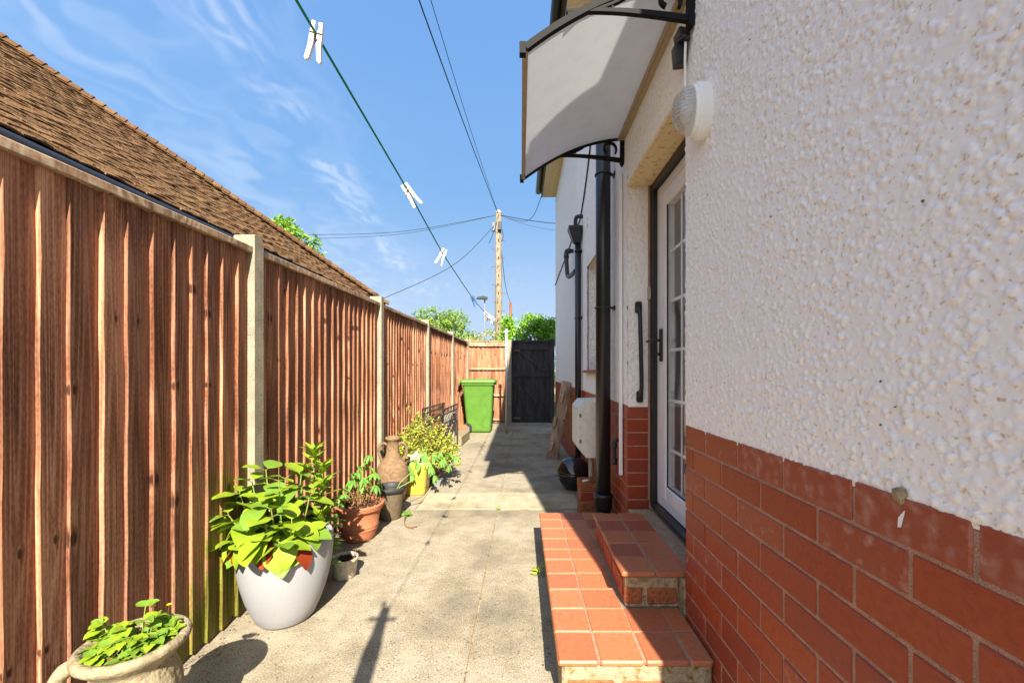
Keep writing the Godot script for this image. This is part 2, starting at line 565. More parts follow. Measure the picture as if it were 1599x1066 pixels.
func materials() -> void:
	var concrete := concrete_image(3, 1024, 9000)
	var rough_tex := ntex(0.06, 5, [], FastNoiseLite.TYPE_SIMPLEX_SMOOTH, 4, 512)
	var stain := ntex(0.008, 9, [[0.0, grey(0.80)], [0.30, Color(0.93, 0.92, 0.90)], [0.55, grey(1.0)], [1.0, grey(1.0)]], FastNoiseLite.TYPE_SIMPLEX_SMOOTH, 5, 512)
	var grime := ntex(0.02, 19, [[0.0, grey(0.70)], [0.35, Color(0.90, 0.89, 0.85)], [0.6, grey(1.0)], [1.0, grey(1.0)]], FastNoiseLite.TYPE_SIMPLEX_SMOOTH, 5, 512)
	var soft := ntex(0.03, 23, [[0.0, grey(0.90)], [0.5, grey(0.965)], [1.0, grey(1.0)]], FastNoiseLite.TYPE_SIMPLEX_SMOOTH, 5, 512)
	var wood := wood_image(7)
	# concrete and masonry
	for a in [["path", lin(0.37, 0.345, 0.28)], ["path_pale", lin(0.47, 0.435, 0.335)]]:
		patchy(worldly(mat(a[0], a[1], 0.92, 0.25), concrete, 0.5, rough_tex, 0.25), stain, 0.31)
	patchy(worldly(mat("joint", lin(0.42, 0.34, 0.23), 0.95, 0.2), concrete, 0.9, rough_tex, 0.3), grime, 0.8)
	patchy(worldly(mat("earth", lin(0.10, 0.11, 0.05), 0.95, 0.2), concrete, 0.3), stain, 0.1)
	patchy(worldly(mat("post_concrete", lin(0.40, 0.375, 0.30), 0.9, 0.3), concrete, 0.6, rough_tex, 0.04), soft, 0.9)
	patchy(worldly(mat("mortar", lin(0.55, 0.34, 0.25), 0.95, 0.2), concrete, 1.3, rough_tex, 0.3), soft, 1.7)
	patchy(worldly(mat("riser", lin(0.50, 0.42, 0.29), 0.95, 0.2), concrete, 1.1, rough_tex, 0.5), grime, 2.6)
	var moss := ntex(0.03, 41, [[0.0, Color(0.62, 0.60, 0.40)], [0.22, Color(0.80, 0.77, 0.64)], [0.40, Color(0.97, 0.95, 0.92)], [1.0, grey(1.0)]])
	patchy(worldly(mat("mossy_mortar", lin(0.46, 0.40, 0.29), 0.95, 0.2), concrete, 1.1, rough_tex, 0.6), moss, 1.4)
	var glaze := ntex(0.035, 51, [[0.0, Color(0.90, 0.87, 0.86)], [0.4, Color(0.97, 0.96, 0.95)], [0.7, grey(1.0)], [1.0, Color(1.0, 0.98, 0.92)]], FastNoiseLite.TYPE_SIMPLEX_SMOOTH, 5)
	var flecks := ntex(0.25, 53, [[0.0, grey(0.92)], [0.55, grey(0.97)], [0.80, grey(0.98)], [0.86, Color(1.0, 1.0, 1.0)], [1.0, Color(1.0, 1.0, 1.0)]], FastNoiseLite.TYPE_SIMPLEX_SMOOTH, 3)
	var brick_cols := [lin(0.355, 0.066, 0.024), lin(0.32, 0.056, 0.023), lin(0.385, 0.080, 0.027), lin(0.29, 0.054, 0.028)]
	for i in 4:
		patchy(worldly(mat("brick_%d" % i, brick_cols[i], 0.4, 0.36), glaze, 2.3, rough_tex, 0.05), flecks, 3.1)
	var bloom := ntex(0.016, 57, [[0.0, Color(0.70, 0.52, 0.48)], [0.30, Color(0.64, 0.38, 0.31)], [0.60, Color(0.60, 0.28, 0.19)], [1.0, Color(0.60, 0.28, 0.18)]], FastNoiseLite.TYPE_SIMPLEX_SMOOTH, 5)
	var smear := ntex(0.02, 59, [[0.0, Color(0.70, 0.52, 0.48)], [0.30, Color(0.62, 0.33, 0.26)], [0.42, Color(0.59, 0.26, 0.17)], [1.0, Color(0.61, 0.28, 0.17)]], FastNoiseLite.TYPE_SIMPLEX_SMOOTH, 5)
	patchy(worldly(mat("brick_4", Color.WHITE, 0.5, 0.45), bloom, 2.6, rough_tex, 0.06), flecks, 3.1)
	patchy(worldly(mat("brick_5", Color.WHITE, 0.42, 0.45), smear, 2.2, rough_tex, 0.06), flecks, 3.1)
	var tile_cols := [lin(0.45, 0.152, 0.068), lin(0.42, 0.136, 0.062), lin(0.47, 0.165, 0.074), lin(0.33, 0.090, 0.052)]
	for i in 4:
		patchy(worldly(mat("tile_%d" % i, tile_cols[i], 0.42, 0.5), glaze, 1.7, rough_tex, 0.03), flecks, 2.4)
	patchy(worldly(mat("grout", lin(0.40, 0.30, 0.22), 0.95, 0.2), concrete, 1.3, rough_tex, 0.2), soft, 1.7)
	patchy(worldly(mat("rough_brick", lin(0.42, 0.16, 0.08), 0.92, 0.25), concrete, 1.4, rough_tex, 0.5), moss, 2.1)
	# painted render
	var pebble := ntex(0.06, 61, [], FastNoiseLite.TYPE_CELLULAR, 2, 512)
	var sandy := ntex(0.09, 63, [[0.0, Color(0.80, 0.72, 0.62)], [0.28, Color(0.93, 0.90, 0.86)], [0.42, grey(1.0)], [1.0, grey(1.0)]], FastNoiseLite.TYPE_SIMPLEX_SMOOTH, 3)
	var chips := ntex(0.055, 65, [[0.0, Color(0.80, 0.69, 0.56)], [0.17, Color(0.87, 0.79, 0.69)], [0.23, grey(0.985)], [1.0, grey(1.0)]], FastNoiseLite.TYPE_SIMPLEX_SMOOTH, 4)
	var m := worldly(mat("render_near", lin(0.89, 0.86, 0.83), 0.75, 0.35), chips, 1.9, rough_tex, 0.05)
	worldly(mat("render_far", lin(0.89, 0.86, 0.83), 0.8, 0.3), sandy, 1.6, pebble, 1.2)
	worldly(mat("soffit_paint", lin(0.80, 0.66, 0.43), 0.8, 0.3), ntex(0.03, 67, [[0.0, Color(0.72, 0.66, 0.58)], [0.26, Color(0.93, 0.90, 0.86)], [0.42, grey(1.0)], [1.0, grey(1.0)]]), 1.1, rough_tex, 0.2)
	# timber
	for a in [["fence_0", lin(0.465, 0.252, 0.152)], ["fence_1", lin(0.39, 0.208, 0.126)], ["fence_2", lin(0.53, 0.300, 0.185)], ["fence_3", lin(0.33, 0.182, 0.116)], ["capping", lin(0.48, 0.40, 0.28)], ["grey_timber", lin(0.50, 0.42, 0.32)], ["gate_black", lin(0.060, 0.062, 0.070)]]:
		m = mat(a[0], a[1], 0.85 if a[0] != "gate_black" else 0.5, 0.3)
		m.albedo_texture = wood
		m.heightmap_enabled = true
		m.heightmap_texture = wood
		m.heightmap_scale = 0.10
		m.vertex_color_use_as_albedo = true
	for a in ["capping", "grey_timber", "gate_black"]:                # grain along the piece's own axis, whichever way it lies
		mats[a].uv1_triplanar = true
		mats[a].uv1_scale = Vector3(2.0, 0.5, 2.0)
	var lying := mats["capping"].duplicate() as StandardMaterial3D
	lying.uv1_scale = Vector3(0.5, 2.0, 0.5)
	mats["capping_lying"] = lying
	patchy(worldly(mat("pole_wood", lin(0.31, 0.28, 0.22), 0.9, 0.3), concrete, 0.7), grime, 0.3)
	# pots
	patchy(worldly(mat("stone", lin(0.38, 0.34, 0.24), 0.95, 0.2), concrete, 1.6, rough_tex, 0.4), grime, 2.2)
	worldly(mat("grey_planter", lin(0.355, 0.362, 0.385), 0.55, 0.4), ntex(0.3, 71, [[0.0, grey(0.80)], [0.35, grey(0.90)], [0.66, grey(0.93)], [0.74, grey(1.0)], [1.0, grey(1.0)]], FastNoiseLite.TYPE_SIMPLEX_SMOOTH, 2), 1.5)
	patchy(worldly(mat("terracotta", lin(0.42, 0.165, 0.085), 0.8, 0.3), soft, 2.0, rough_tex, 0.08), soft, 3.3)
	patchy(worldly(mat("old_terracotta", lin(0.29, 0.205, 0.13), 0.92, 0.25), concrete, 1.6, rough_tex, 0.3), grime, 2.4)
	patchy(worldly(mat("yellow_glaze", lin(0.52, 0.40, 0.06), 0.3, 0.5), soft, 2.0), soft, 3.0)
	patchy(worldly(mat("cream_plastic", lin(0.50, 0.46, 0.36), 0.6, 0.4), soft, 2.0), grime, 3.0)
	patchy(worldly(mat("bucket_plastic", lin(0.035, 0.036, 0.038), 0.55, 0.4), soft, 2.0), soft, 3.0)
	patchy(worldly(mat("bucket_dusty", lin(0.20, 0.165, 0.115), 0.8, 0.3), concrete, 1.5), grime, 2.7)
	worldly(mat("soil", lin(0.055, 0.036, 0.024), 0.95, 0.2), concrete, 2.0, rough_tex, 1.0)
	patchy(worldly(mat("dead_flower", lin(0.26, 0.105, 0.055), 0.9, 0.2), soft, 6.0), soft, 9.0)
	# metal and plastic
	mat("pipe_black", lin(0.012, 0.012, 0.014), 0.3, 0.5)
	worldly(mat("plastic_black", lin(0.016, 0.016, 0.018), 0.42, 0.5), soft, 3.0)
	worldly(mat("frame_black", lin(0.02, 0.02, 0.022), 0.4, 0.5), soft, 3.0)
	mat("bracket_black", lin(0.012, 0.012, 0.013), 0.62, 0.22)
	mat("gloss_black", lin(0.008, 0.008, 0.01), 0.06, 0.6)
	mat("iron_black", lin(0.022, 0.02, 0.026), 0.45, 0.5)
	worldly(mat("upvc", lin(0.80, 0.79, 0.80), 0.3, 0.5), ntex(0.01, 77, [[0.0, grey(0.93)], [1.0, grey(1.0)]]), 1.0)
	worldly(mat("box_cream", lin(0.74, 0.71, 0.63), 0.5, 0.4), soft, 1.2)
	mat("white_paint", lin(0.80, 0.79, 0.76), 0.5, 0.45)
	mat("peg_white", lin(0.76, 0.74, 0.72), 0.5, 0.4)
	mat("peg_blue", lin(0.02, 0.10, 0.26), 0.5, 0.4)
	mat("peg_grey", lin(0.22, 0.24, 0.30), 0.6, 0.4)
	mat("cord_green", lin(0.0, 0.16, 0.075), 0.5, 0.4)
	patchy(worldly(mat("bin_green", lin(0.095, 0.225, 0.028), 0.45, 0.45), soft, 0.5), soft, 0.3)
	mat("rubber", lin(0.03, 0.03, 0.03), 0.85, 0.3)
	mat("hub_grey", lin(0.16, 0.16, 0.165), 0.6, 0.4)
	var z := worldly(mat("galvanised", lin(0.52, 0.54, 0.56), 0.45, 0.5), soft, 3.0)
	z.metallic = 0.55
	z = mat("steel", lin(0.5, 0.49, 0.47), 0.35, 0.5)
	z.metallic = 0.8
	worldly(mat("rust", lin(0.22, 0.085, 0.04), 0.9, 0.3), soft, 6.0)
	worldly(mat("rail_tan", lin(0.40, 0.315, 0.205), 0.45, 0.45), soft, 2.0)
	mat("wire", lin(0.02, 0.022, 0.03), 0.6, 0.3)
	z = mat("polycarbonate", lin(0.72, 0.735, 0.75), 0.35, 0.5)
	worldly(z, ntex(0.02, 83, [[0.0, grey(0.95)], [0.5, grey(0.985)], [1.0, grey(1.0)]]), 0.8)
	z.backlight_enabled = true
	z.backlight = lin(0.33, 0.34, 0.36)
	z = mat("pane", lin(0.9, 0.95, 0.95, 0.06), 0.02, 0.5)
	z.transparency = BaseMaterial3D.TRANSPARENCY_ALPHA
	z = mat("lamp_glass", lin(0.55, 0.55, 0.52, 0.35), 0.2, 0.5)
	z.transparency = BaseMaterial3D.TRANSPARENCY_ALPHA
	mat("room", lin(0.34, 0.31, 0.27), 0.9, 0.2)
	mat("curtain", lin(0.62, 0.60, 0.55), 0.9, 0.2)
	# roofs
	var lichen := ntex(0.12, 91, [[0.0, Color(0.52, 0.46, 0.36)], [0.45, Color(0.86, 0.80, 0.70)], [0.68, grey(1.0)], [0.74, Color(1.0, 1.0, 1.0)], [1.0, Color(1.0, 1.0, 1.0)]])
	var roof_cols := [lin(0.205, 0.130, 0.078), lin(0.175, 0.110, 0.068), lin(0.235, 0.155, 0.095), lin(0.31, 0.245, 0.175)]
	for i in 4:
		patchy(worldly(mat("roof_tile_%d" % i, roof_cols[i], 0.95, 0.15), lichen, 1.5, rough_tex, 0.6), grime, 1.3)
	# leaves
	for a in [["leaf_lime", lin(0.27, 0.38, 0.025), lin(0.36, 0.50, 0.03)], ["leaf_mid", lin(0.17, 0.30, 0.035), lin(0.25, 0.42, 0.04)], ["leaf_red", lin(0.27, 0.040, 0.014), lin(0.34, 0.05, 0.015)], ["leaf_deep", lin(0.10, 0.20, 0.03), lin(0.16, 0.30, 0.03)], ["leaf_orange", lin(0.42, 0.22, 0.03), lin(0.5, 0.27, 0.03)], ["foliage", lin(1, 1, 1), lin(0.40, 0.60, 0.08)]]:
		var l := mat(a[0], a[1], 0.5, 0.35)
		l.vertex_color_use_as_albedo = true
		l.backlight_enabled = true
		l.backlight = a[2]
		if a[0] != "foliage":
			l.albedo_texture = soft
			l.uv1_triplanar = true
			l.uv1_scale = Vector3.ONE * 14.0
	mat("stem", lin(0.20, 0.27, 0.06), 0.7, 0.3)
	mat("bark", lin(0.14, 0.10, 0.07), 0.95, 0.2)

# ---------------------------------------------------------------- the scene
func _ready() -> void:
	rng.seed = 20
	var cam := Camera3D.new()
	cam.name = "camera"
	add_child(cam)
	cam.projection = Camera3D.PROJECTION_FRUSTUM                     # a level wide lens, shifted a little upwards
	cam.near = 0.05
	cam.far = 900.0
	cam.size = 1066.0 / 650.0 * cam.near
	cam.frustum_offset = Vector2(-13.5, 44.0) / 650.0 * cam.near
	cam.position = Vector3(0, 1.25, 0)
	cam.current = true
	var we := WorldEnvironment.new()
	we.name = "daylight"
	var env := Environment.new()
	env.background_mode = Environment.BG_SKY
	var sm := PanoramaSkyMaterial.new()
	var to_sun := Vector3(0.168, 1.0, 1.24).normalized()
	sm.panorama = sky_image(to_sun)
	sm.energy_multiplier = 0.42
	env.sky = Sky.new()
	env.sky.sky_material = sm
	env.tonemap_mode = Environment.TONE_MAPPER_LINEAR
	env.tonemap_exposure = 3.0
	env.sdfgi_enabled = true
	env.ssao_enabled = true
	env.ssil_enabled = true
	we.environment = env
	add_child(we)
	var sun := DirectionalLight3D.new()
	sun.name = "sun"
	add_child(sun)
	sun.look_at_from_position(Vector3.ZERO, -to_sun)
	sun.light_color = Color(1.0, 0.955, 0.88)
	sun.light_energy = 1.6
	sun.light_angular_distance = 0.53
	sun.shadow_enabled = true
	materials()
	print("materials ", Time.get_ticks_msec())
	ground()
	house()
	print("house ", Time.get_ticks_msec())
	doorstep()
	fences()
	neighbour()
	print("fence, roof ", Time.get_ticks_msec())
	wall_fittings()
	canopy()
	washing_line()
	far_end()
	print("far end ", Time.get_ticks_msec())
	pots()
	print("pots ", Time.get_ticks_msec())
	beyond()
	print("done ", Time.get_ticks_msec())

# ---------------------------------------------------------------- ground and path
func edge_line(x: float, d: float) -> float:
	return x + 0.0113 * d

func wobbly(x0: float, x1: float, d0: float, d1: float, gap: float, wob: float) -> PackedVector2Array:
	var out := PackedVector2Array()
	var c := [Vector2(x0 + gap, d0 + gap), Vector2(x1 - gap, d0 + gap), Vector2(x1 - gap, d1 - gap), Vector2(x0 + gap, d1 - gap)]
	for k in 4:
		var a: Vector2 = c[k]
		var b: Vector2 = c[(k + 1) % 4]
		var n := maxi(2, int(a.distance_to(b) / 0.09))
		for i in n:
			var p := a.lerp(b, float(i) / n)
			if i > 0:
				p += (b - a).normalized().orthogonal() * rf(-wob, wob)
			out.append(Vector2(edge_line(p.x, p.y), p.y))
	return out

func paving(parent: Node3D, called: String, m: String, x0: float, x1: float, d0: float, d1: float, top := 0.0, gap := 0.004, wob := 0.003) -> void:
	var st := S()
	slab(st, wobbly(x0, x1, d0, d1, gap, wob), Vector3(0, top, 0), Basis(Vector3(1, 0, 0), Vector3(0, 0, -1), Vector3(0, 1, 0)), -0.05)
	part(st, called, mats[m], parent)

func ground() -> void:
	var g := structure("ground")
	var st := S()
	box(st, Vector3(0, -0.16, -60), Vector3(420, 0.2, 420), 0.0)
	part(st, "earth", mats["earth"], g)
	var p := structure("path")
	st = S()
	wbox(st, -1.75, 0.9, -0.055, -0.007, -4.0, 10.6, 0.0)
	part(st, "joint_bed", mats["joint"], p)
	# the concrete lies in two runs with a ragged joint between them; a pale strip crosses it, smaller slabs follow
	paving(p, "concrete_slab", "path", -1.72, -0.245, -3.9, 3.72)
	paving(p, "concrete_slab", "path", -0.245, 0.72, -3.9, 3.70, 0.002)
	paving(p, "pale_strip", "path_pale", -0.98, 0.50, 3.73, 4.20, 0.003, 0.004, 0.014)
	paving(p, "concrete_slab", "path", -1.72, -0.985, 3.73, 4.22, -0.001)
	paving(p, "concrete_slab", "path", 0.505, 0.66, 3.73, 4.22, -0.002)
	var left := [4.22, 5.9, 8.2, 10.5]
	for i in 3:
		paving(p, "concrete_slab", "path", -1.72, -0.245, left[i], left[i + 1], rf(-0.002, 0.002))
	var right := [4.22, 5.35, 6.55, 7.6, 8.9, 10.5]
	for i in 5:
		paving(p, "concrete_slab", "path", -0.245, 0.62, right[i], right[i + 1], rf(-0.003, 0.002))
	var road := structure("road")
	st = S()
	box(st, Vector3(0, -0.054, -26), Vector3(120, 0.02, 7.0), 0.0)
	part(st, "surface", mats["post_concrete"], road)

# ---------------------------------------------------------------- the house
const FACE := 0.70
var brick_cache := {}

func brick_mesh(l: float, h: float, w: float) -> ArrayMesh:
	var key := Vector3i(int(l * 1000), int(h * 1000), int(w * 1000))
	if not brick_cache.has(key):
		var st := S()
		box(st, Vector3.ZERO, Vector3(w, h, l), 0.0032)
		brick_cache[key] = done(st)
	return brick_cache[key]

func lay(parent: Node3D, k: int, d0: float, d1: float, y0: float, y1: float, deep := 0.05) -> void:
	var l := snappedf(d1 - d0 - 0.008, 0.002)
	var h := snappedf(y1 - y0, 0.002)
	var t := Transform3D(Basis.from_euler(Vector3(rf(-0.004, 0.004), rf(-0.004, 0.004), 0)), W(FACE + deep / 2 + rf(-0.0012, 0.0012), (y0 + y1) / 2, (d0 + d1) / 2))
	put(brick_mesh(l, h, deep), "brick", mats["brick_%d" % ([4, 4, 5][rng.randi() % 3] if k == 0 else [0, 0, 1, 1, 2, 3, 5][rng.randi() % 7])], parent, t)

func courses() -> Array:
	var out := [[0.9305, 1.016]]
	var y := 0.9257
	while y > 0.0:
		out.append([maxf(y - 0.0878 + 0.0042, -0.03), y - 0.0042])
		y -= 0.0878
	return out

func house() -> void:
	var at := W(FACE, 0, 0.05)
	var h := thing("house", "white roughcast house with a glazed red brick base and part glazed door", "house", at)
	# --- walls behind the coats of render and brick
	var st := S()
	wbox(st, 0.716, 0.95, 1.0, 4.75, 0.07, 1.765, 0.0)
	wbox(st, 0.716, 0.95, 2.47, 4.75, 1.765, 2.73, 0.0)
	wbox(st, 0.716, 0.95, 1.0, 4.75, 2.73, 3.35, 0.0)
	wbox(st, 0.716, 0.95, 1.0, 1.24, 3.35, 4.37, 0.0)
	wbox(st, 0.716, 0.95, 2.33, 4.75, 3.35, 4.37, 0.0)
	wbox(st, 0.716, 0.95, 1.0, 4.75, 4.37, 5.2, 0.0)
	wbox(st, 0.704, 0.95, 1.0, 4.75, 5.2, 8.4, 0.004)
	wbox(st, 0.702, 6.0, 1.0, 4.75, 0.05, 0.07, 0.0)
	wbox(st, 0.95, 6.0, 0.0, 4.75, 8.2, 8.398, 0.0)
	wbox(st, 5.8, 6.0, 0.0, 4.75, 0.07, 8.2, 0.0)
	part(st, "wall", mats["render_far"], h)
	var rc := mats["render_near"] as Material
	var near := Vector3(0, 0, 1)
	var t := Transform3D(Basis(), -at)
	put(roughcast(W(0.703, 1.004, 1.772), near, Vector3.UP, 0.580, 1.96, 0.0044, 7600.0, 0.0030, 0.0100, 3), "roughcast", rc, h, t)
	put(roughcast(W(0.703, 1.004, 1.21), near, Vector3.UP, 0.75, 1.30, 0.0031, 7600.0, 0.0030, 0.0100, 13), "roughcast", rc, h, t)
	put(roughcast(W(0.703, 2.45, 2.72), near, Vector3.UP, 0.948, 0.52, 0.008, 6500.0, 0.004, 0.012, 4), "roughcast", rc, h, t)
	put(roughcast(W(0.703, 1.006, 3.35), near, Vector3.UP, 0.63, 3.74, 0.009, 5200.0, 0.005, 0.014, 5), "roughcast", rc, h, t)
	put(roughcast(W(0.703, 2.33, 4.37), near, Vector3.UP, 1.02, 2.42, 0.010, 5000.0, 0.006, 0.014, 6), "roughcast", rc, h, t)
	put(roughcast(W(0.703, 1.006, 4.37), near, Vector3.UP, 1.02, 0.236, 0.010, 5000.0, 0.006, 0.014, 7), "roughcast", rc, h, t)
	put(roughcast(W(0.703, 1.006, 5.2), near, Vector3.UP, 0.83, 3.74, 0.011, 4800.0, 0.006, 0.014, 8), "roughcast", rc, h, t)
	put(roughcast(W(0.703, 1.006, 2.722), Vector3.RIGHT, Vector3.UP, 0.142, 1.445, 0.006, 6500.0, 0.004, 0.011, 9), "roughcast", rc, h, t)
	# --- brick base
	st = S()
	wbox(st, 0.7035, 0.95, -0.03, 1.002, 0.06, 1.762, 0.0)
	wbox(st, 0.7035, 0.8385, -0.03, 1.002, 2.7295, 8.39, 0.0)
	wbox(st, 0.8385, 0.95, -0.03, 1.002, 2.731, 8.39, 0.0)
	wbox(st, 0.7065, 6.0, -0.03, 0.998, 0.052, 0.06, 0.0)
	wbox(st, 0.85, 0.95, -0.03, 0.34, 1.762, 2.73, 0.0)
	var plinth := part(st, "brick_base", mats["mortar"], h)
	var rows := courses()
	for k in rows.size():
		var y0: float = rows[k][0]
		var y1: float = rows[k][1]
		var d := 1.77
		var cut := 1.58 if k % 2 == 0 else 1.688
		lay(plinth, k, cut, d, y0, y1, 0.10)
		d = cut
		while d > 0.25:
			lay(plinth, k, d - 0.2345, d, y0, y1)
			d -= 0.2345
		d = 2.722
		cut = 2.722 + (0.19 if k % 2 == 0 else 0.085)
		lay(plinth, k, d, cut, y0, y1, 0.142)
		d = cut
		while d < 4.3:
			lay(plinth, k, d, d + 0.2345, y0, y1)
			d += 0.2345
		rows[k].append(d)
	st = S()
	for r in rows:
		var d: float = r[2]
		while d < 8.36:
			var e := minf(d + 0.2345, 8.395)
			wbox(st, FACE + rf(-0.001, 0.001), 0.74, r[0], r[1], d, e - 0.0095, 0.003)
			d = e
	var rest := part(st, "brick", mats["brick_1"], plinth)
	rest.set_meta("kind", "stuff")
	# --- a repair patch, a dab of paint and grit on the wall
	st = S(true)
	var blob := PackedVector2Array()
	for i in 14:
		var a := TAU * i / 14
		blob.append(Vector2(cos(a) * 0.013, sin(a) * 0.016) * rf(0.75, 1.15))
	slab(st, blob, W(0.703, 1.020, 0.766), Basis(Vector3(0, 0, 1), Vector3(0, 1, 0), Vector3(-1, 0, 0)), 0.008)
	part(st, "repair_patch", mats["riser"], h)
	st = S()
	slab(st, PackedVector2Array([Vector2(-0.004, -0.018), Vector2(0.001, -0.016), Vector2(0.006, 0.004), Vector2(0.009, 0.017), Vector2(0.004, 0.010), Vector2(-0.003, 0.0)]), W(0.699, 0.977, 0.765), Basis(Vector3(0, 0, 1), Vector3(0, 1, 0), Vector3(-1, 0, 0)), 0.002)
	part(st, "paint_dab", mats["white_paint"], plinth)
	st = S()
	for i in 8:
		box(st, W(0.6975, rf(1.05, 2.3), rf(0.7, 1.7)), Vector3(0.004, rf(0.003, 0.005), rf(0.002, 0.004)), 0.001, Basis.from_euler(Vector3(rf(0, 3), 0, 0)))
	part(st, "grit", mats["bark"], h).set_meta("kind", "stuff")
	# --- lintel, bead and soffit over the door
	st = S()
	wbox(st, 0.712, 0.95, 2.452, 2.47, 1.765, 2.725, 0.002)
	part(st, "lintel", mats["soffit_paint"], h)
	st = S()
	wbox(st, 0.694, 0.7115, 2.444, 2.462, 1.768, 2.727, 0.004)
	part(st, "render_bead", mats["soffit_paint"], h)
	st = S()
	wbox(st, 0.832, 0.847, 0.40, 2.448, 2.712, 2.7215, 0.003)
	part(st, "sealant", mats["mortar"], h)
	# --- eaves and roof
	st = S()
	wbox(st, 0.44, 6.3, 4.752, 4.775, -0.28, 8.46, 0.002)
	var eaves := part(st, "eaves", mats["soffit_paint"], h)
	st = S()
	wbox(st, 0.418, 0.438, 4.74, 4.95, -0.28, 8.46, 0.003)
	part(st, "fascia", mats["frame_black"], eaves)
	st = S(true)
	tube(st, [W(0.36, 4.88, -0.30), W(0.36, 4.88, 8.5)], 0.056, 14)
	part(st, "gutter", mats["plastic_black"], eaves)
	st = S()
	slab(st, PackedVector2Array([Vector2(0.35, 4.95), Vector2(3.4, 7.4), Vector2(6.4, 4.95), Vector2(6.3, 4.79), Vector2(0.43, 4.79)]), W(0, 0, -0.28), Basis(Vector3(1, 0, 0), Vector3(0, 1, 0), Vector3(0, 0, -1)), 8.75)
	part(st, "roof", mats["roof_tile_1"], h)
	# --- room behind the glass
	st = S()
	wbox(st, 0.96, 4.2, 0.30, 0.36, 0.8, 4.6, 0.0)
	wbox(st, 0.96, 4.2, 2.60, 2.66, 0.8, 4.6, 0.0)
	wbox(st, 4.1, 4.2, 0.36, 2.60, 0.8, 4.6, 0.0)
	wbox(st, 0.96, 4.1, 0.36, 2.60, 0.7, 0.8, 0.0)
	wbox(st, 0.96, 4.1, 0.36, 2.60, 4.6, 4.7, 0.0)
	part(st, "room", mats["room"], h)
	door(h)
	window(h)

func holder(called: String, parent: Node3D) -> Node3D:
	var o := Node3D.new()
	o.name = called
	parent.add_child(o, true)
	o.transform = parent.transform.affine_inverse()
	return o

func door(h: Node3D) -> void:
	var d := holder("door", h)
	var st := S()
	wbox(st, 0.848, 0.893, 0.372, 2.45, 2.668, 2.718, 0.004)
	wbox(st, 0.848, 0.893, 0.372, 2.45, 1.772, 1.82, 0.004)
	wbox(st, 0.8485, 0.8925, 2.40, 2.449, 1.8205, 2.6675, 0.004)
	part(st, "door_frame", mats["frame_black"], d)
	st = S()
	wbox(st, 0.835, 0.905, 0.372, 0.40, 1.821, 2.667, 0.004)
	part(st, "sill", mats["frame_black"], d)
	st = S()
	wbox(st, 0.876, 0.94, 0.401, 2.399, 2.603, 2.667, 0.005)
	wbox(st, 0.876, 0.94, 0.401, 2.399, 1.821, 1.885, 0.005)
	wbox(st, 0.877, 0.939, 2.336, 2.398, 1.886, 2.602, 0.005)
	wbox(st, 0.877, 0.939, 0.402, 0.455, 1.886, 2.602, 0.005)
	part(st, "white_frame", mats["upvc"], d)
	st = S()
	wbox(st, 0.868, 0.932, 0.458, 2.333, 2.497, 2.600, 0.008)
	wbox(st, 0.868, 0.932, 0.458, 2.333, 1.888, 1.991, 0.008)
	wbox(st, 0.869, 0.931, 2.238, 2.332, 1.992, 2.496, 0.008)
	wbox(st, 0.869, 0.931, 0.459, 0.545, 1.992, 2.496, 0.008)
	part(st, "leaf_frame", mats["upvc"], d)
	st = S()
	wbox(st, 0.877, 0.883, 0.546, 2.237, 2.490, 2.4965, 0.001)
	wbox(st, 0.877, 0.883, 0.546, 2.237, 1.9925, 1.999, 0.001)
	wbox(st, 0.877, 0.883, 0.5465, 0.553, 1.999, 2.490, 0.001)
	part(st, "glazing_seal", mats["rubber"], d)
	st = S()
	quad(st, W(0.886, 0.54, 1.985), W(0.886, 0.54, 2.50), W(0.886, 2.24, 2.50), W(0.886, 2.24, 1.985))
	part(st, "pane", mats["pane"], d)
	for y in [1.96, 1.66, 1.366, 1.067, 0.77]:
		st = S()
		wbox(st, 0.898, 0.906, y - 0.009, y + 0.009, 1.992, 2.496, 0.002)
		part(st, "glazing_bar", mats["upvc"], d)
	for z in [2.325, 2.16]:
		st = S()
		wbox(st, 0.8985, 0.9055, 0.546, 2.237, z - 0.009, z + 0.009, 0.002)
		part(st, "glazing_bar", mats["upvc"], d)
	st = S()
	wbox(st, 0.853, 0.868, 1.30, 1.50, 2.535, 2.57, 0.006)
	tube(st, [W(0.853, 1.43, 2.552), W(0.815, 1.43, 2.552), W(0.808, 1.43, 2.562), W(0.805, 1.428, 2.65)], [0.009, 0.009, 0.0095, 0.008], 8)
	tube(st, [W(0.853, 1.345, 2.552), W(0.840, 1.345, 2.552)], 0.011, 10)
	part(st, "handle", mats["plastic_black"], d)

func window(h: Node3D) -> void:
	var w := holder("window", h)
	var st := S()
	wbox(st, 0.80, 0.86, 1.24, 1.31, 3.352, 4.368, 0.004)
	wbox(st, 0.80, 0.86, 2.26, 2.328, 3.352, 4.368, 0.004)
	wbox(st, 0.801, 0.859, 1.31, 2.26, 3.352, 3.42, 0.004)
	wbox(st, 0.801, 0.859, 1.31, 2.26, 4.30, 4.368, 0.004)
	part(st, "frame", mats["upvc"], w)
	st = S()
	quad(st, W(0.83, 1.31, 3.42), W(0.83, 1.31, 4.30), W(0.83, 2.26, 4.30), W(0.83, 2.26, 3.42))
	part(st, "pane", mats["pane"], w)
	st = S()
	box(st, W(0.742, 1.236, 3.86), Vector3(0.17, 0.026, 1.12), 0.006, Basis.from_euler(Vector3(0, 0, 0.07)))
	part(st, "sill", mats["terracotta"], w)
	st = S()
	wbox(st, 0.7165, 0.80, 2.318, 2.3295, 3.351, 4.369, 0.001)
	part(st, "lintel", mats["soffit_paint"], w)

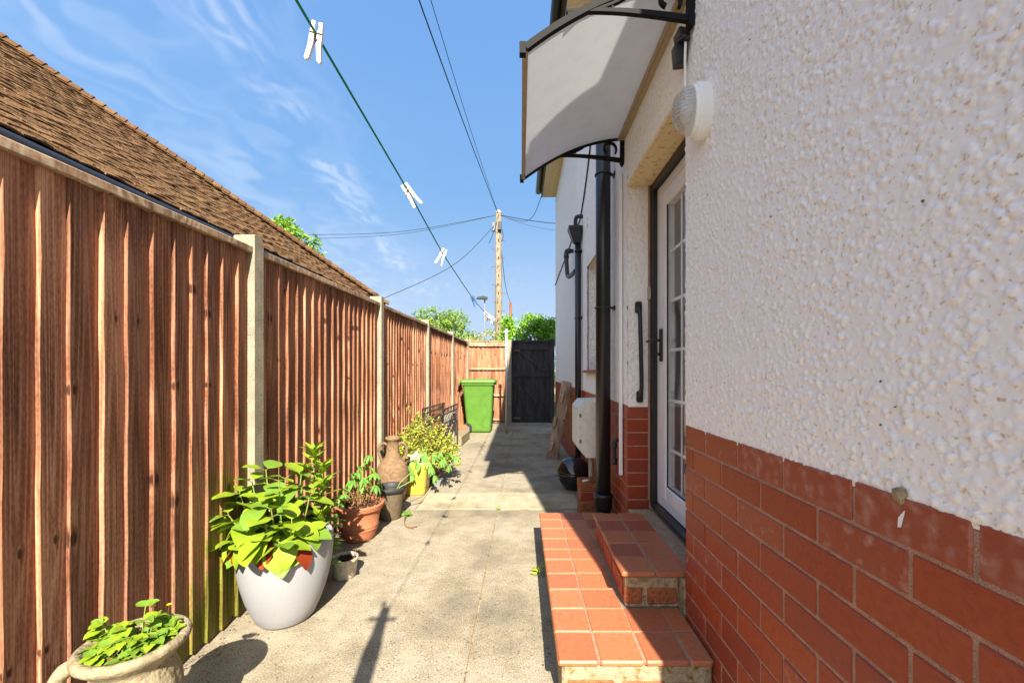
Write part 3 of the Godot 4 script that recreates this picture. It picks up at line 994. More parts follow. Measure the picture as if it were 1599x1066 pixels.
# ---------------------------------------------------------------- tiled doorstep
func doorstep() -> void:
	var o := thing("doorstep", "two red quarry tiled doorsteps with a rough mortar front below the door", "steps", W(0.42, 0, 2.2))
	var st := S()
	wbox(st, 0.150, 0.698, 0.0, 0.184, 1.507, 3.045, 0.01)
	part(st, "lower_core", mats["mossy_mortar"], o)
	st = S()
	wbox(st, 0.144, 0.697, 0.1845, 0.2005, 1.500, 3.046, 0.003)
	part(st, "grout", mats["grout"], o)
	st = S()
	wbox(st, 0.462, 0.700, 0.2, 0.343, 1.832, 2.56, 0.01)
	wbox(st, 0.700, 0.85, 0.0, 0.343, 1.775, 2.71, 0.002)
	part(st, "upper_core", mats["riser"], o)
	st = S()
	wbox(st, 0.456, 0.8335, 0.3435, 0.3615, 1.824, 2.562, 0.004)
	part(st, "grout", mats["grout"], o)
	# bricks that show through the mortar of the fronts
	for b in [[0.165, 0.345, 0.02, 0.135], [0.36, 0.53, 0.01, 0.13], [0.545, 0.66, 0.02, 0.125]]:
		st = S()
		box(st, W((b[0] + b[1]) / 2, (b[2] + b[3]) / 2, 1.53), Vector3(b[1] - b[0], b[3] - b[2], 0.056), 0.012)
		part(st, "brick", mats["rough_brick"], o)
	for b in [[0.458, 0.543], [0.551, 0.697]]:
		st = S()
		box(st, W((b[0] + b[1]) / 2, 0.256, 1.856), Vector3(b[1] - b[0], 0.088, 0.062), 0.014, Basis.from_euler(Vector3(rf(-0.03, 0.03), rf(-0.03, 0.03), rf(-0.03, 0.03))))
		part(st, "brick", mats["rough_brick"], o)
	var z := 1.86
	while z < 2.5:
		st = S()
		box(st, W(0.478, 0.268, z + 0.11), Vector3(0.045, 0.10, 0.208), 0.01)
		part(st, "brick", mats["brick_1"], o)
		z += 0.222
	# tiles
	var rows := [1.491, 1.662, 1.823, 1.982, 2.138, 2.297, 2.426, 2.577, 2.742, 2.906, 3.049]
	var cols := [[0.135, 0.2825], [0.287, 0.446], [0.451, 0.6085], [0.613, 0.692]]
	for i in 10:
		for j in 4:
			if j >= 2 and i >= 2 and i < 7:
				continue
			if j >= 2 and i >= 7 and cols[j][0] > 0.6:
				continue
			var e: float = 0.002 if i > 0 else 0.0
			var x1: float = cols[j][1]
			st = S()
			box(st, W((cols[j][0] + x1) / 2, 0.194 + rf(-0.0012, 0.0012), (rows[i] + e + rows[i + 1] - 0.002) / 2), Vector3(x1 - cols[j][0], 0.021, rows[i + 1] - rows[i] - e - 0.002), 0.007 if i == 0 or j == 0 else 0.0025, Basis.from_euler(Vector3(rf(-0.006, 0.006), rf(-0.006, 0.006), rf(-0.006, 0.006))))
			part(st, "tile", mats["tile_%d" % (3 if i >= 8 and rng.randf() < 0.6 else rng.randi() % 3)], o)
	var up := [1.812, 1.968, 2.121, 2.285, 2.443, 2.568]
	for i in 5:
		for c in [[0.443, 0.592], [0.598, 0.745]]:
			st = S()
			box(st, W((c[0] + c[1]) / 2, 0.355 + rf(-0.001, 0.001), (up[i] + up[i + 1]) / 2), Vector3(c[1] - c[0], 0.022, up[i + 1] - up[i] - 0.005), 0.009 if c[0] < 0.5 else 0.003, Basis.from_euler(Vector3(rf(-0.005, 0.005), rf(-0.005, 0.005), rf(-0.005, 0.005))))
			part(st, "tile", mats["tile_%d" % ([1, 3, 1, 0][rng.randi() % 4])], o)

# ---------------------------------------------------------------- fence
const TURN := -0.0262

func fence_x(d: float) -> float:
	return -1.4955 + 0.0262 * d

# One feather-edge board, thick edge towards the camera, in the panel's own axes.
func board_mesh(h: float, w: float, variant: int, algae: float) -> ArrayMesh:
	var g := RandomNumberGenerator.new()
	g.seed = 100 + variant
	var n := noise(1.0, 300 + variant, FastNoiseLite.TYPE_SIMPLEX_SMOOTH, 2)
	var green := noise(9.0, 500 + variant, FastNoiseLite.TYPE_SIMPLEX_SMOOTH, 4)
	var st := S()
	var u0 := 0.02 + 0.66 * g.randf()
	var way := g.randf_range(0.26, 0.40)                             # each board is cut from another stretch of the plank
	var v0 := 0.01 + (0.97 - way * h) * g.randf()
	if variant % 2:
		v0 = 1.0 - v0
		way = -way
	var rows := []
	var cnt := 26
	for i in cnt + 1:
		var y := h * i / cnt
		var e := 0.0045 * n.get_noise_1d(y * 1.6) + 0.0015 * n.get_noise_1d(y * 9.0)
		var lift := 0.002 * n.get_noise_1d(y * 0.9 + 40.0)
		rows.append([Vector3(0.0275 + lift, y, e - 0.0015), Vector3(0.0262 + lift, y, e), Vector3(0.0088, y, e), Vector3(0.005, y, -w), Vector3(0, y, -w), Vector3(0.0182 + lift * 0.6 + 0.0012 * n.get_noise_1d(y * 2.0 + 90.0), y, -w * 0.45)])
	for i in cnt:
		var a: Array = rows[i]
		var b: Array = rows[i + 1]
		for f in [[5, 0, 0.0], [3, 5, 0.0], [0, 1, 0.0], [1, 2, 0.3], [4, 3, 0.1]]:
			var q := [a[f[0]], a[f[1]], b[f[1]], b[f[0]]]
			for k in [0, 1, 2, 0, 2, 3]:
				var p: Vector3 = q[k]
				var film := 0.0
				if algae > 0.0:
					film = clampf((algae - p.y) * 4.0 + green.get_noise_2d(p.z * 2.0 + variant, p.y) * 1.3, 0.0, 1.0)
				st.set_color(Color(1, 1, 1).lerp(Color(0.50, 1.55, 0.28), film))
				st.set_uv(Vector2(u0 + f[2] * 0.1 - p.z / 0.5 + p.x, v0 + p.y * way))
				st.add_vertex(p)
	# ends
	for e in [[rows[0], 0.0], [rows[cnt], 1.0]]:
		for k in [[0, 3, 4], [0, 4, 2]]:
			for i in k:
				st.set_color(Color.WHITE)
				st.set_uv(Vector2(u0 + e[0][i].z, v0 + e[0][i].x))
				st.add_vertex(e[0][i])
	return done(st)

var boards := {}

func board(h: float, w: float, variant: int, algae := 0.0) -> ArrayMesh:
	var key := "%.2f %.3f %d %.2f" % [h, w, variant, algae]
	if not boards.has(key):
		boards[key] = board_mesh(h, w, variant, algae)
	return boards[key]

func fence_panel(d0: float, length: float, label: String, n: int, near: bool) -> void:
	var o := thing("fence_panel", label, "fence panel", W(fence_x(d0), 0, d0), "feather edge fence panels along the path")
	o.rotation.y = TURN
	var pitch := length / n
	for i in n:
		var algae := 0.0
		var d := d0 + pitch * i
		if near and d > 1.50:
			algae = 0.08 + 0.62 * smoothstep(1.5, 2.05, d)
		elif not near and (rng.randf() < 0.5 or d > 7.0):
			algae = rf(0.05, 0.3)
		var v := rng.randi() % 14
		put(board(1.845, pitch + 0.032, v, snappedf(algae, 0.1)), "board", mats["fence_%d" % [0, 1, 2, 3, 1, 0, 3][rng.randi() % 7]], o, Transform3D(Basis.from_euler(Vector3(rf(-0.002, 0.002), 0, 0)), Vector3(rf(-0.001, 0.001), 0.012 + rf(0, 0.008), -pitch * i + rf(-0.011, 0.011))))
	var st := S()
	box(st, Vector3(0.012, 1.876, -length / 2), Vector3(0.062, 0.034, length + 0.01), 0.004)
	own(st, "capping", mats["capping_lying"], o)
	for y in [0.35, 0.95, 1.6]:
		st = S()
		box(st, Vector3(-0.026, y, -length / 2), Vector3(0.04, 0.05, length), 0.003)
		own(st, "rail", mats["capping_lying"], o)

func concrete_post(d: float, label: String, h := 1.955) -> void:
	var o := thing("concrete_post", label, "fence post", W(fence_x(d), 0, d), "slotted concrete posts along the fence")
	o.rotation.y = TURN
	var st := S()
	slab(st, PackedVector2Array([Vector2(0, 0), Vector2(0.072, 0), Vector2(0.072, h - 0.045), Vector2(0.068, h - 0.022), Vector2(0.058, h - 0.006), Vector2(0.044, h), Vector2(0.006, h), Vector2(0, h - 0.006)]), Vector3(-0.06, 0, 0), Basis(Vector3(0, 0, -1), Vector3(0, 1, 0), Vector3(1, 0, 0)), 0.112)
	own(st, "shaft", mats["post_concrete"], o)

func fences() -> void:
	var posts := [0.33, 2.17, 4.0, 5.84, 7.68]
	var pl := ["concrete fence post at the near end of the fence behind the stone urn", "concrete fence post rising behind the hydrangea in the grey planter", "concrete fence post rising behind the two handled amphora", "concrete fence post rising behind the black lattice bench", "concrete fence post with a worn foot between bench and green bin"]
	for i in 5:
		concrete_post(posts[i], pl[i])
	var nl := ["wide boarded fence panel behind the stone urn and grey planter, green with algae low down", "red brown fence panel behind the terracotta pot, bucket and amphora", "red brown fence panel behind the yellow leaved shrub", "red brown fence panel behind the black lattice bench", "last fence panel of the row, beside the green wheeled bin"]
	for i in 5:
		var d0: float = posts[i] + 0.073
		var d1: float = posts[i + 1] - 0.001 if i < 4 else 9.50
		fence_panel(d0, d1 - d0, nl[i], 19, i == 0)

# ---------------------------------------------------------------- the bungalow next door
func tile_place(e: Array, ex: float, ey: float, slope: float) -> Transform3D:
	var b := Basis.from_euler(Vector3(rf(-0.012, 0.012), rf(-0.02, 0.02), 0.07 - atan(slope) + rf(-0.012, 0.012)))
	return Transform3D(b, W(e[1] - 0.06, ey + slope * (ex - e[1] + 0.06) + 0.012 + rf(-0.002, 0.003), e[2] + rf(-0.003, 0.003)))

func neighbour() -> void:
	var o := thing("bungalow", "neighbouring bungalow with a mossy brown clay tiled hipped roof behind the fence", "house")
	var slope := 0.75
	var ex := -2.30
	var ey := 2.33
	var st := S()
	var ridge := ey + slope * (ex + 5.5)
	# roof deck: main slope, hip slope and the walls below
	var e0 := W(ex, ey - 0.03, -2.5)
	var e1 := W(ex, ey - 0.03, 6.9)
	var top := W(-5.5, ridge - 0.03, 4.18)
	var top0 := W(-5.5, ridge - 0.03, -2.5)
	quad(st, e0, e1, top, top0)
	var far := W(-8.7, ey - 0.03, 6.9)
	quad(st, e1, far, W(-5.6, ridge - 0.03, 4.18), top)
	quad(st, far, W(-8.7, ey - 0.03, -2.5), top0, top)
	var roof := own(st, "roof", mats["roof_tile_1"], o)
	st = S()
	wbox(st, -8.4, -2.62, 0.0, ey - 0.06, -2.4, 6.6, 0.0)
	own(st, "wall", mats["rough_brick"], o)
	st = S()
	wbox(st, -2.60, -2.335, ey - 0.19, ey - 0.165, -2.5, 6.88, 0.002)
	wbox(st, -2.338, -2.318, ey - 0.19, ey - 0.04, -2.5, 6.89, 0.002)
	own(st, "fascia", mats["frame_black"], o)
	st = S(true)
	tube(st, [W(-2.262, ey - 0.085, -2.5), W(-2.262, ey - 0.085, 6.95)], 0.055, 14)
	own(st, "gutter", mats["plastic_black"], o)
	# clay tiles: course by course from the eaves, each course lapping the one below
	st = S()
	box(st, Vector3.ZERO, Vector3(0.15, 0.011, 0.121), 0.003)
	var flat := done(st)
	st = S()
	slab(st, PackedVector2Array([Vector2(-0.06, -0.006), Vector2(-0.03, -0.002), Vector2(0, 0), Vector2(0.03, -0.002), Vector2(0.06, -0.006), Vector2(0.06, 0.005), Vector2(0.02, 0.011), Vector2(-0.02, 0.010), Vector2(-0.06, 0.005)]), Vector3(0.075, 0, 0), Basis(Vector3(0, 0, -1), Vector3(0, 1, 0), Vector3(-1, 0, 0)).orthonormalized(), 0.15)
	var humped := done(st)
	var len := sqrt(1.0 + slope * slope)
	var list := []
	for r in 54:
		var x := ex + 0.05 - r * 0.074 / len
		var d := -x * 0.8 - 1.1 + (0.062 if r % 2 else 0.0)
		while d < 6.92 - (ex - x) / 1.176:
			list.append([W(x, 0, d).length() + rf(0, 0.05), x, d])
			d += 0.124
	list.sort_custom(func(a, b): return a[0] < b[0])
	var shown := []
	var other := []
	for e in list:
		var seen: bool = e[2] > -e[1] * 0.77
		if seen and shown.size() < 290:
			shown.append(e)
		else:
			other.append(e)
	var kinds := [0, 0, 1, 1, 2, 2, 0, 1]
	for e in shown:
		put(humped if rng.randf() < 0.5 else flat, "tile", mats["roof_tile_%d" % kinds[rng.randi() % 8]], roof, tile_place(e, ex, ey, slope))
	for k in 3:
		st = S()
		for i in other.size():
			if i % 3 == k:
				st.append_from(humped if i % 2 else flat, 0, tile_place(other[i], ex, ey, slope))
		var rest := put(st.commit(), "tile", mats["roof_tile_%d" % k], roof)
		rest.set_meta("kind", "stuff")
	var a := W(ex + 0.04, ey, 6.93)
	var b := W(-5.5, ridge, 4.18)
	var dir := (b - a).normalized()
	var side := dir.cross(Vector3.UP).normalized()
	var bas := Basis(dir, side.cross(dir), side)
	st = S()
	slab(st, PackedVector2Array([Vector2(-0.11, -0.045), Vector2(-0.055, 0.02), Vector2(0, 0.035), Vector2(0.055, 0.02), Vector2(0.11, -0.045), Vector2(0.09, -0.055), Vector2(0.045, 0.002), Vector2(0, 0.015), Vector2(-0.045, 0.002), Vector2(-0.09, -0.055)]), Vector3(-0.09, 0, 0), Basis(Vector3(0, 0, 1), Vector3(0, 1, 0), Vector3(-1, 0, 0)).orthonormalized(), -0.18)
	var bonnet := done(st)
	for i in 52:
		var p := a + dir * (0.05 + i * 0.104)
		put(bonnet, "hip_tile", mats["roof_tile_%d" % kinds[rng.randi() % 8]], roof, Transform3D(bas * Basis.from_euler(Vector3(0, 0, -0.16 + rf(-0.02, 0.02))), p + Vector3(0, 0.045, 0)))

# ---------------------------------------------------------------- things fixed to the house wall
func clip(st: SurfaceTool, x: float, y: float, d: float, r: float) -> void:
	var ring := []
	for i in 17:
		var a := TAU * i / 16
		ring.append(W(x + cos(a) * r, y, d + sin(a) * r))
	tube(st, ring, 0.007, 6, false)
	box(st, W((x + r + FACE) / 2, y, d), Vector3(FACE - x - r + 0.01, 0.016, 0.02), 0.003)
	box(st, W(FACE - 0.004, y, d), Vector3(0.014, 0.03, 0.06), 0.003)

func lamp_oval(r: float, x: float) -> Array:
	var ring := []
	for i in 28:
		var a := TAU * i / 28
		ring.append(W(x, 2.228 + sin(a) * r, 1.575 + cos(a) * r * 0.60))
	return ring

func wall_fittings() -> void:
	# soil pipe
	var o := thing("soil_pipe", "thick shiny black drainpipe on the white wall beside the door", "drainpipe", W(0.615, 0, 3.1))
	var st := S(true)
	tube(st, [W(0.615, 0.03, 3.1), W(0.615, 4.7, 3.1)], 0.055, 28)
	part(st, "pipe", mats["pipe_black"], o)
	st = S(true)
	lathe(st, [Vector2(0.0, 0.13), Vector2(0.058, 0.13), Vector2(0.066, 0.135), Vector2(0.066, 0.205), Vector2(0.071, 0.208), Vector2(0.071, 0.235), Vector2(0.064, 0.242), Vector2(0.056, 0.243)], W(0.615, 0.09, 3.1), 28)
	part(st, "socket", mats["plastic_black"], o)
	for y in [1.71, 2.70]:
		st = S()
		clip(st, 0.615, y, 3.1, 0.058)
		part(st, "bracket", mats["plastic_black"], o)
	# rainwater pipe with hopper
	o = thing("rainwater_pipe", "thin black downpipe below a square hopper on the far part of the white wall", "drainpipe", W(0.655, 0, 4.75))
	st = S(true)
	tube(st, [W(0.655, 0.02, 4.75), W(0.655, 2.70, 4.75)], 0.035, 18)
	part(st, "pipe", mats["pipe_black"], o)
	st = S()
	loft(st, [[W(0.645, 2.69, 4.75), 0.04, 0.04, 0.02], [W(0.635, 2.74, 4.75), 0.055, 0.06, 0.02], [W(0.62, 2.85, 4.75), 0.078, 0.085, 0.015], [W(0.62, 2.87, 4.75), 0.078, 0.085, 0.015]])
	part(st, "hopper", mats["plastic_black"], o)
	st = S(true)
	tube(st, spline([W(0.70, 2.97, 4.68), W(0.64, 2.97, 4.68), W(0.622, 2.945, 4.70), W(0.62, 2.86, 4.72)]), 0.022, 10)
	part(st, "inlet", mats["plastic_black"], o)
	for y in [2.60, 1.84]:
		st = S()
		clip(st, 0.655, y, 4.75, 0.037)
		part(st, "bracket", mats["plastic_black"], o)
	# waste pipes
	o = thing("waste_pipe", "short black waste pipe with two elbows beside the hopper", "pipe", W(FACE, 2.25, 5.2))
	st = S(true)
	tube(st, spline([W(0.71, 2.83, 5.55), W(0.63, 2.83, 5.55), W(0.605, 2.80, 5.52), W(0.605, 2.6, 5.45), W(0.605, 2.46, 5.35), W(0.62, 2.42, 5.2), W(0.645, 2.40, 4.82)]), 0.028, 12)
	part(st, "pipe", mats["plastic_black"], o)
	st = S(true)
	tube(st, [W(0.665, 2.83, 5.55), W(0.62, 2.83, 5.55)], 0.036, 12)
	tube(st, [W(0.605, 2.77, 5.51), W(0.605, 2.72, 5.49)], 0.035, 12)
	part(st, "elbow", mats["plastic_black"], o)
	o = thing("overflow_pipe", "small grey black elbow pipe poking out of the brick base beside the white conduit", "pipe", W(FACE, 0.6, 2.93))
	st = S(true)
	tube(st, spline([W(0.705, 0.755, 2.93), W(0.675, 0.755, 2.93), W(0.66, 0.735, 2.93), W(0.66, 0.64, 2.93), W(0.66, 0.60, 2.93)]), 0.013, 10)
	tube(st, [W(0.66, 0.735, 2.93), W(0.66, 0.70, 2.93)], 0.018, 10)
	tube(st, [W(0.66, 0.625, 2.93), W(0.66, 0.585, 2.93)], 0.019, 10)
	part(st, "pipe", mats["plastic_black"], o)
	# white conduit and cables
	o = thing("conduit", "narrow white plastic conduit running down the wall beside the door", "conduit", W(0.69, 0.5, 2.84))
	st = S()
	box(st, W(0.684, 1.56, 2.845), Vector3(0.022, 2.06, 0.026), 0.003, Basis.from_euler(Vector3(-0.004, 0, 0)))
	part(st, "cover", mats["white_paint"], o)
	o = thing("wall_cable", "thin dark cable sagging down across the far white wall", "cable", W(FACE, 2.5, 6.0))
	st = S()
	tube(st, spline([W(0.694, 4.6, 3.25), W(0.692, 3.6, 4.0), W(0.69, 3.05, 4.7), W(0.692, 3.0, 5.4), W(0.694, 2.95, 8.38)]), 0.008, 6)
	part(st, "cable", mats["wire"], o)
	# meter box
	o = thing("meter_box", "cream gas meter box with chamfered corners hung on the wall", "meter box", W(FACE, 0.53, 3.6))
	st = S()
	slab(st, PackedVector2Array([Vector2(0.70, 0.53), Vector2(0.535, 0.53), Vector2(0.475, 0.60), Vector2(0.475, 0.935), Vector2(0.52, 0.99), Vector2(0.70, 0.995)]), W(0, 0, 3.40), Basis(Vector3(1, 0, 0), Vector3(0, 1, 0), Vector3(0, 0, -1)), 0.42)
	part(st, "case", mats["box_cream"], o)
	st = S()
	box(st, W(0.474, 0.765, 3.61), Vector3(0.008, 0.30, 0.36), 0.003)
	box(st, W(0.475, 0.925, 3.61), Vector3(0.006, 0.012, 0.37), 0.002)
	part(st, "lid", mats["box_cream"], o)
	for y in [0.665, 0.875]:
		st = S()
		box(st, W(0.487, y, 3.397), Vector3(0.016, 0.028, 0.010), 0.002)
		part(st, "hinge", mats["hub_grey"], o)
	st = S(true)
	tube(st, [W(0.63, 0.0, 3.72), W(0.63, 0.54, 3.72)], 0.022, 12)
	part(st, "service_pipe", mats["cream_plastic"], o)
	# bulkhead lamp
	o = thing("bulkhead_lamp", "white oval bulkhead lamp with ribbed clear glass on the wall near the door", "wall lamp", W(FACE, 2.11, 1.57))
	st = S()
	var rings := [lamp_oval(0.104, 0.706), lamp_oval(0.106, 0.664), lamp_oval(0.103, 0.658), lamp_oval(0.097, 0.656), lamp_oval(0.093, 0.645), lamp_oval(0.084, 0.642), lamp_oval(0.0001, 0.642)]
	for i in rings.size() - 1:
		for j in 28:
			oquad(st, rings[i][j], rings[i][(j + 1) % 28], rings[i + 1][(j + 1) % 28], rings[i + 1][j], W(0.72, 2.228, 1.575))
	part(st, "base", mats["white_paint"], o)
	st = S(true)
	rings = []
	for i in 13:
		var a := PI / 2 * i / 12
		var rib := 1.0 + (0.012 if i % 2 else 0.0)
		rings.append(lamp_oval(maxf(0.092 * cos(a) * rib, 0.0001), 0.642 - 0.062 * sin(a)))
	for i in 12:
		for j in 28:
			oquad(st, rings[i][j], rings[i][(j + 1) % 28], rings[i + 1][(j + 1) % 28], rings[i + 1][j], W(0.65, 2.228, 1.575))
	part(st, "glass", mats["lamp_glass"], o)
	for i in 7:
		st = S()
		var y := 2.196 + 0.014 * i
		var wide: float = sqrt(maxf(0.01, 1.0 - pow((y - 2.228) / 0.092, 2.0))) * 0.055
		var arc := []
		for k in 9:
			var a := PI * k / 8
			arc.append(W(0.641 - sin(a) * 0.066 * sqrt(maxf(0.05, 1.0 - pow((y - 2.228) / 0.095, 2.0))), y, 1.575 + cos(a) * wide))
		tube(st, arc, 0.003, 6)
		part(st, "glass_rib", mats["lamp_glass"], o)
	st = S(true)
	lathe(st, [Vector2(0, 0), Vector2(0.018, 0.002), Vector2(0.022, 0.05), Vector2(0.016, 0.075), Vector2(0, 0.085)], W(0.625, 2.185, 1.575), 14)
	part(st, "bulb", mats["peg_white"], o)
	# sensor / connector block and its flex
	o = thing("connector_box", "small black electrical connector block under the porch canopy", "connector", W(FACE, 2.5, 1.76))
	st = S()
	box(st, W(0.672, 2.575, 1.76), Vector3(0.05, 0.085, 0.05), 0.006, Basis.from_euler(Vector3(0.1, 0.0, 0.12)))
	part(st, "lower_half", mats["plastic_black"], o)
	st = S()
	box(st, W(0.676, 2.64, 1.745), Vector3(0.046, 0.06, 0.055), 0.005, Basis.from_euler(Vector3(-0.35, 0.2, -0.1)))
	box(st, W(0.672, 2.612, 1.72), Vector3(0.03, 0.014, 0.05), 0.003, Basis.from_euler(Vector3(0.2, 0.3, -0.1)))
	part(st, "upper_half", mats["plastic_black"], o)
	o = thing("lamp_flex", "white flex running from the black connector down to the bulkhead lamp", "cable", W(FACE, 2.3, 1.7))
	st = S(true)
	tube(st, spline([W(0.68, 2.60, 1.715), W(0.682, 2.52, 1.725), W(0.688, 2.42, 1.735), W(0.692, 2.35, 1.72), W(0.70, 2.30, 1.66)]), 0.0055, 8)
	part(st, "flex", mats["white_paint"], o)
	# grab rail and door contact on the far jamb
	o = thing("grab_rail", "black bowed grab rail fixed to the white jamb beside the door", "grab rail", W(0.765, 1.06, 2.72))
	st = S(true)
	tube(st, spline([W(0.765, 1.665, 2.70), W(0.765, 1.63, 2.675), W(0.763, 1.56, 2.655), W(0.766, 1.36, 2.648), W(0.772, 1.16, 2.655), W(0.774, 1.10, 2.675), W(0.774, 1.065, 2.70)]), 0.0135, 12)
	part(st, "bar", mats["plastic_black"], o)
	for p in [[0.765, 1.655], [0.774, 1.075]]:
		st = S()
		box(st, W(p[0], p[1], 2.702), Vector3(0.042, 0.075, 0.028), 0.01)
		part(st, "foot", mats["plastic_black"], o)
	o = thing("door_contact", "small cream door contact on the edge of the door jamb", "sensor", W(0.835, 1.71, 2.71))
	st = S()
	box(st, W(0.836, 1.745, 2.704), Vector3(0.02, 0.085, 0.022), 0.003)
	part(st, "case", mats["cream_plastic"], o)
	# brick stack with a trowel
	o = thing("brick_stack", "little stack of rough bricks against the wall below the meter box", "bricks", W(0.595, 0, 3.53))
	for c in 4:
		st = S()
		box(st, W(0.595, 0.04 + 0.08 * c, 3.53), Vector3(0.205 + rf(-0.004, 0.004), 0.071, 0.20), 0.006, Basis.from_euler(Vector3(0, rf(-0.03, 0.03), 0)))
		part(st, "brick", mats["rough_brick"] if c != 2 else mats["brick_3"], o)
		if c < 3:
			st = S()
			box(st, W(0.598, 0.0805 + 0.08 * c, 3.53), Vector3(0.19, 0.0085, 0.185), 0.001)
			part(st, "mortar_bed", mats["mortar"], o)
	o = thing("garden_trowel", "small garden trowel with a pale handle lying on the brick stack", "trowel", W(0.60, 0.317, 3.5))
	st = S(true)
	tube(st, [W(0.515, 0.325, 3.46), W(0.575, 0.329, 3.475)], [0.009, 0.008], 8)
	part(st, "handle", mats["white_paint"], o)
	st = S()
	var blade := PackedVector2Array()
	for i in 15:
		var a := PI * (i / 14.0 - 0.5)
		blade.append(Vector2(0.045 * cos(a) * 1.7, 0.034 * sin(a)))
	slab(st, blade, W(0.572, 0.322, 3.474), Basis(Vector3(1, 0.03, -0.25).normalized(), Vector3(0.25, 0, 1).normalized(), Vector3(0, -1, 0)).orthonormalized(), 0.003)
	part(st, "blade", mats["rust"], o)
	# kettle barbecue
	o = thing("kettle_barbecue", "glossy black round lidded barbecue bowl on the ground under the meter box", "barbecue", W(0.555, 0, 4.36))
	st = S(true)
	lathe(st, [Vector2(0, 0.0), Vector2(0.06, 0.003), Vector2(0.115, 0.035), Vector2(0.155, 0.10), Vector2(0.17, 0.165), Vector2(0.172, 0.185), Vector2(0.165, 0.186)], W(0.555, 0, 4.36), 44)
	part(st, "bowl", mats["gloss_black"], o)
	st = S(true)
	lathe(st, [Vector2(0.165, 0.187), Vector2(0.176, 0.187), Vector2(0.176, 0.197), Vector2(0.168, 0.215), Vector2(0.150, 0.262), Vector2(0.11, 0.31), Vector2(0.055, 0.334), Vector2(0, 0.34)], W(0.555, 0, 4.36), 44)
	part(st, "lid", mats["gloss_black"], o)
	st = S(true)
	tube(st, spline([W(0.392, 0.15, 4.33), W(0.352, 0.15, 4.32), W(0.350, 0.15, 4.27), W(0.398, 0.15, 4.24)]), 0.010, 8)
	part(st, "handle", mats["hub_grey"], o)
	# cleated plank against the wall
	o = thing("cleated_plank", "weathered grey plank with nailed cross blocks leaning on the house wall", "plank", W(0.44, 0, 5.9))
	var base := W(0.445, 0.0, 5.9)
	var head := W(0.652, 1.09, 5.78)
	var up := (head - base).normalized()
	var face := Vector3(-0.25, 0.1, 1).normalized()
	face = (face - up * face.dot(up)).normalized()
	var acr := up.cross(face).normalized()
	var bas := Basis(acr, up, face)
	var tr := Transform3D(bas, base)
	st = S()
	box(st, Vector3(0, 0.555, 0), Vector3(0.155, 1.11, 0.022), 0.003)
	own(st, "plank", mats["grey_timber"], o, o.transform.affine_inverse() * tr)
	for y in [0.17, 0.53, 0.88]:
		st = S()
		box(st, Vector3(-0.045, y, 0.042), Vector3(0.05, 0.135, 0.06), 0.003)
		own(st, "block", mats["grey_timber"], o, o.transform.affine_inverse() * tr * Transform3D(Basis.from_euler(Vector3(0, 0, rf(-0.06, 0.06))), Vector3.ZERO))
	for y in [0.05, 0.32, 0.62, 0.95]:
		st = S()
		box(st, Vector3(0.045, y, -0.032), Vector3(0.10, 0.10, 0.04), 0.003)
		own(st, "batten", mats["grey_timber"], o, o.transform.affine_inverse() * tr)

# ---------------------------------------------------------------- porch canopy
func canopy_profile(t: float) -> Vector2:                           # from the wall (t = 0) out to the front edge
	return Vector2(0.685 - 0.665 * t, 2.815 - 0.035 * t - 0.235 * t * t)

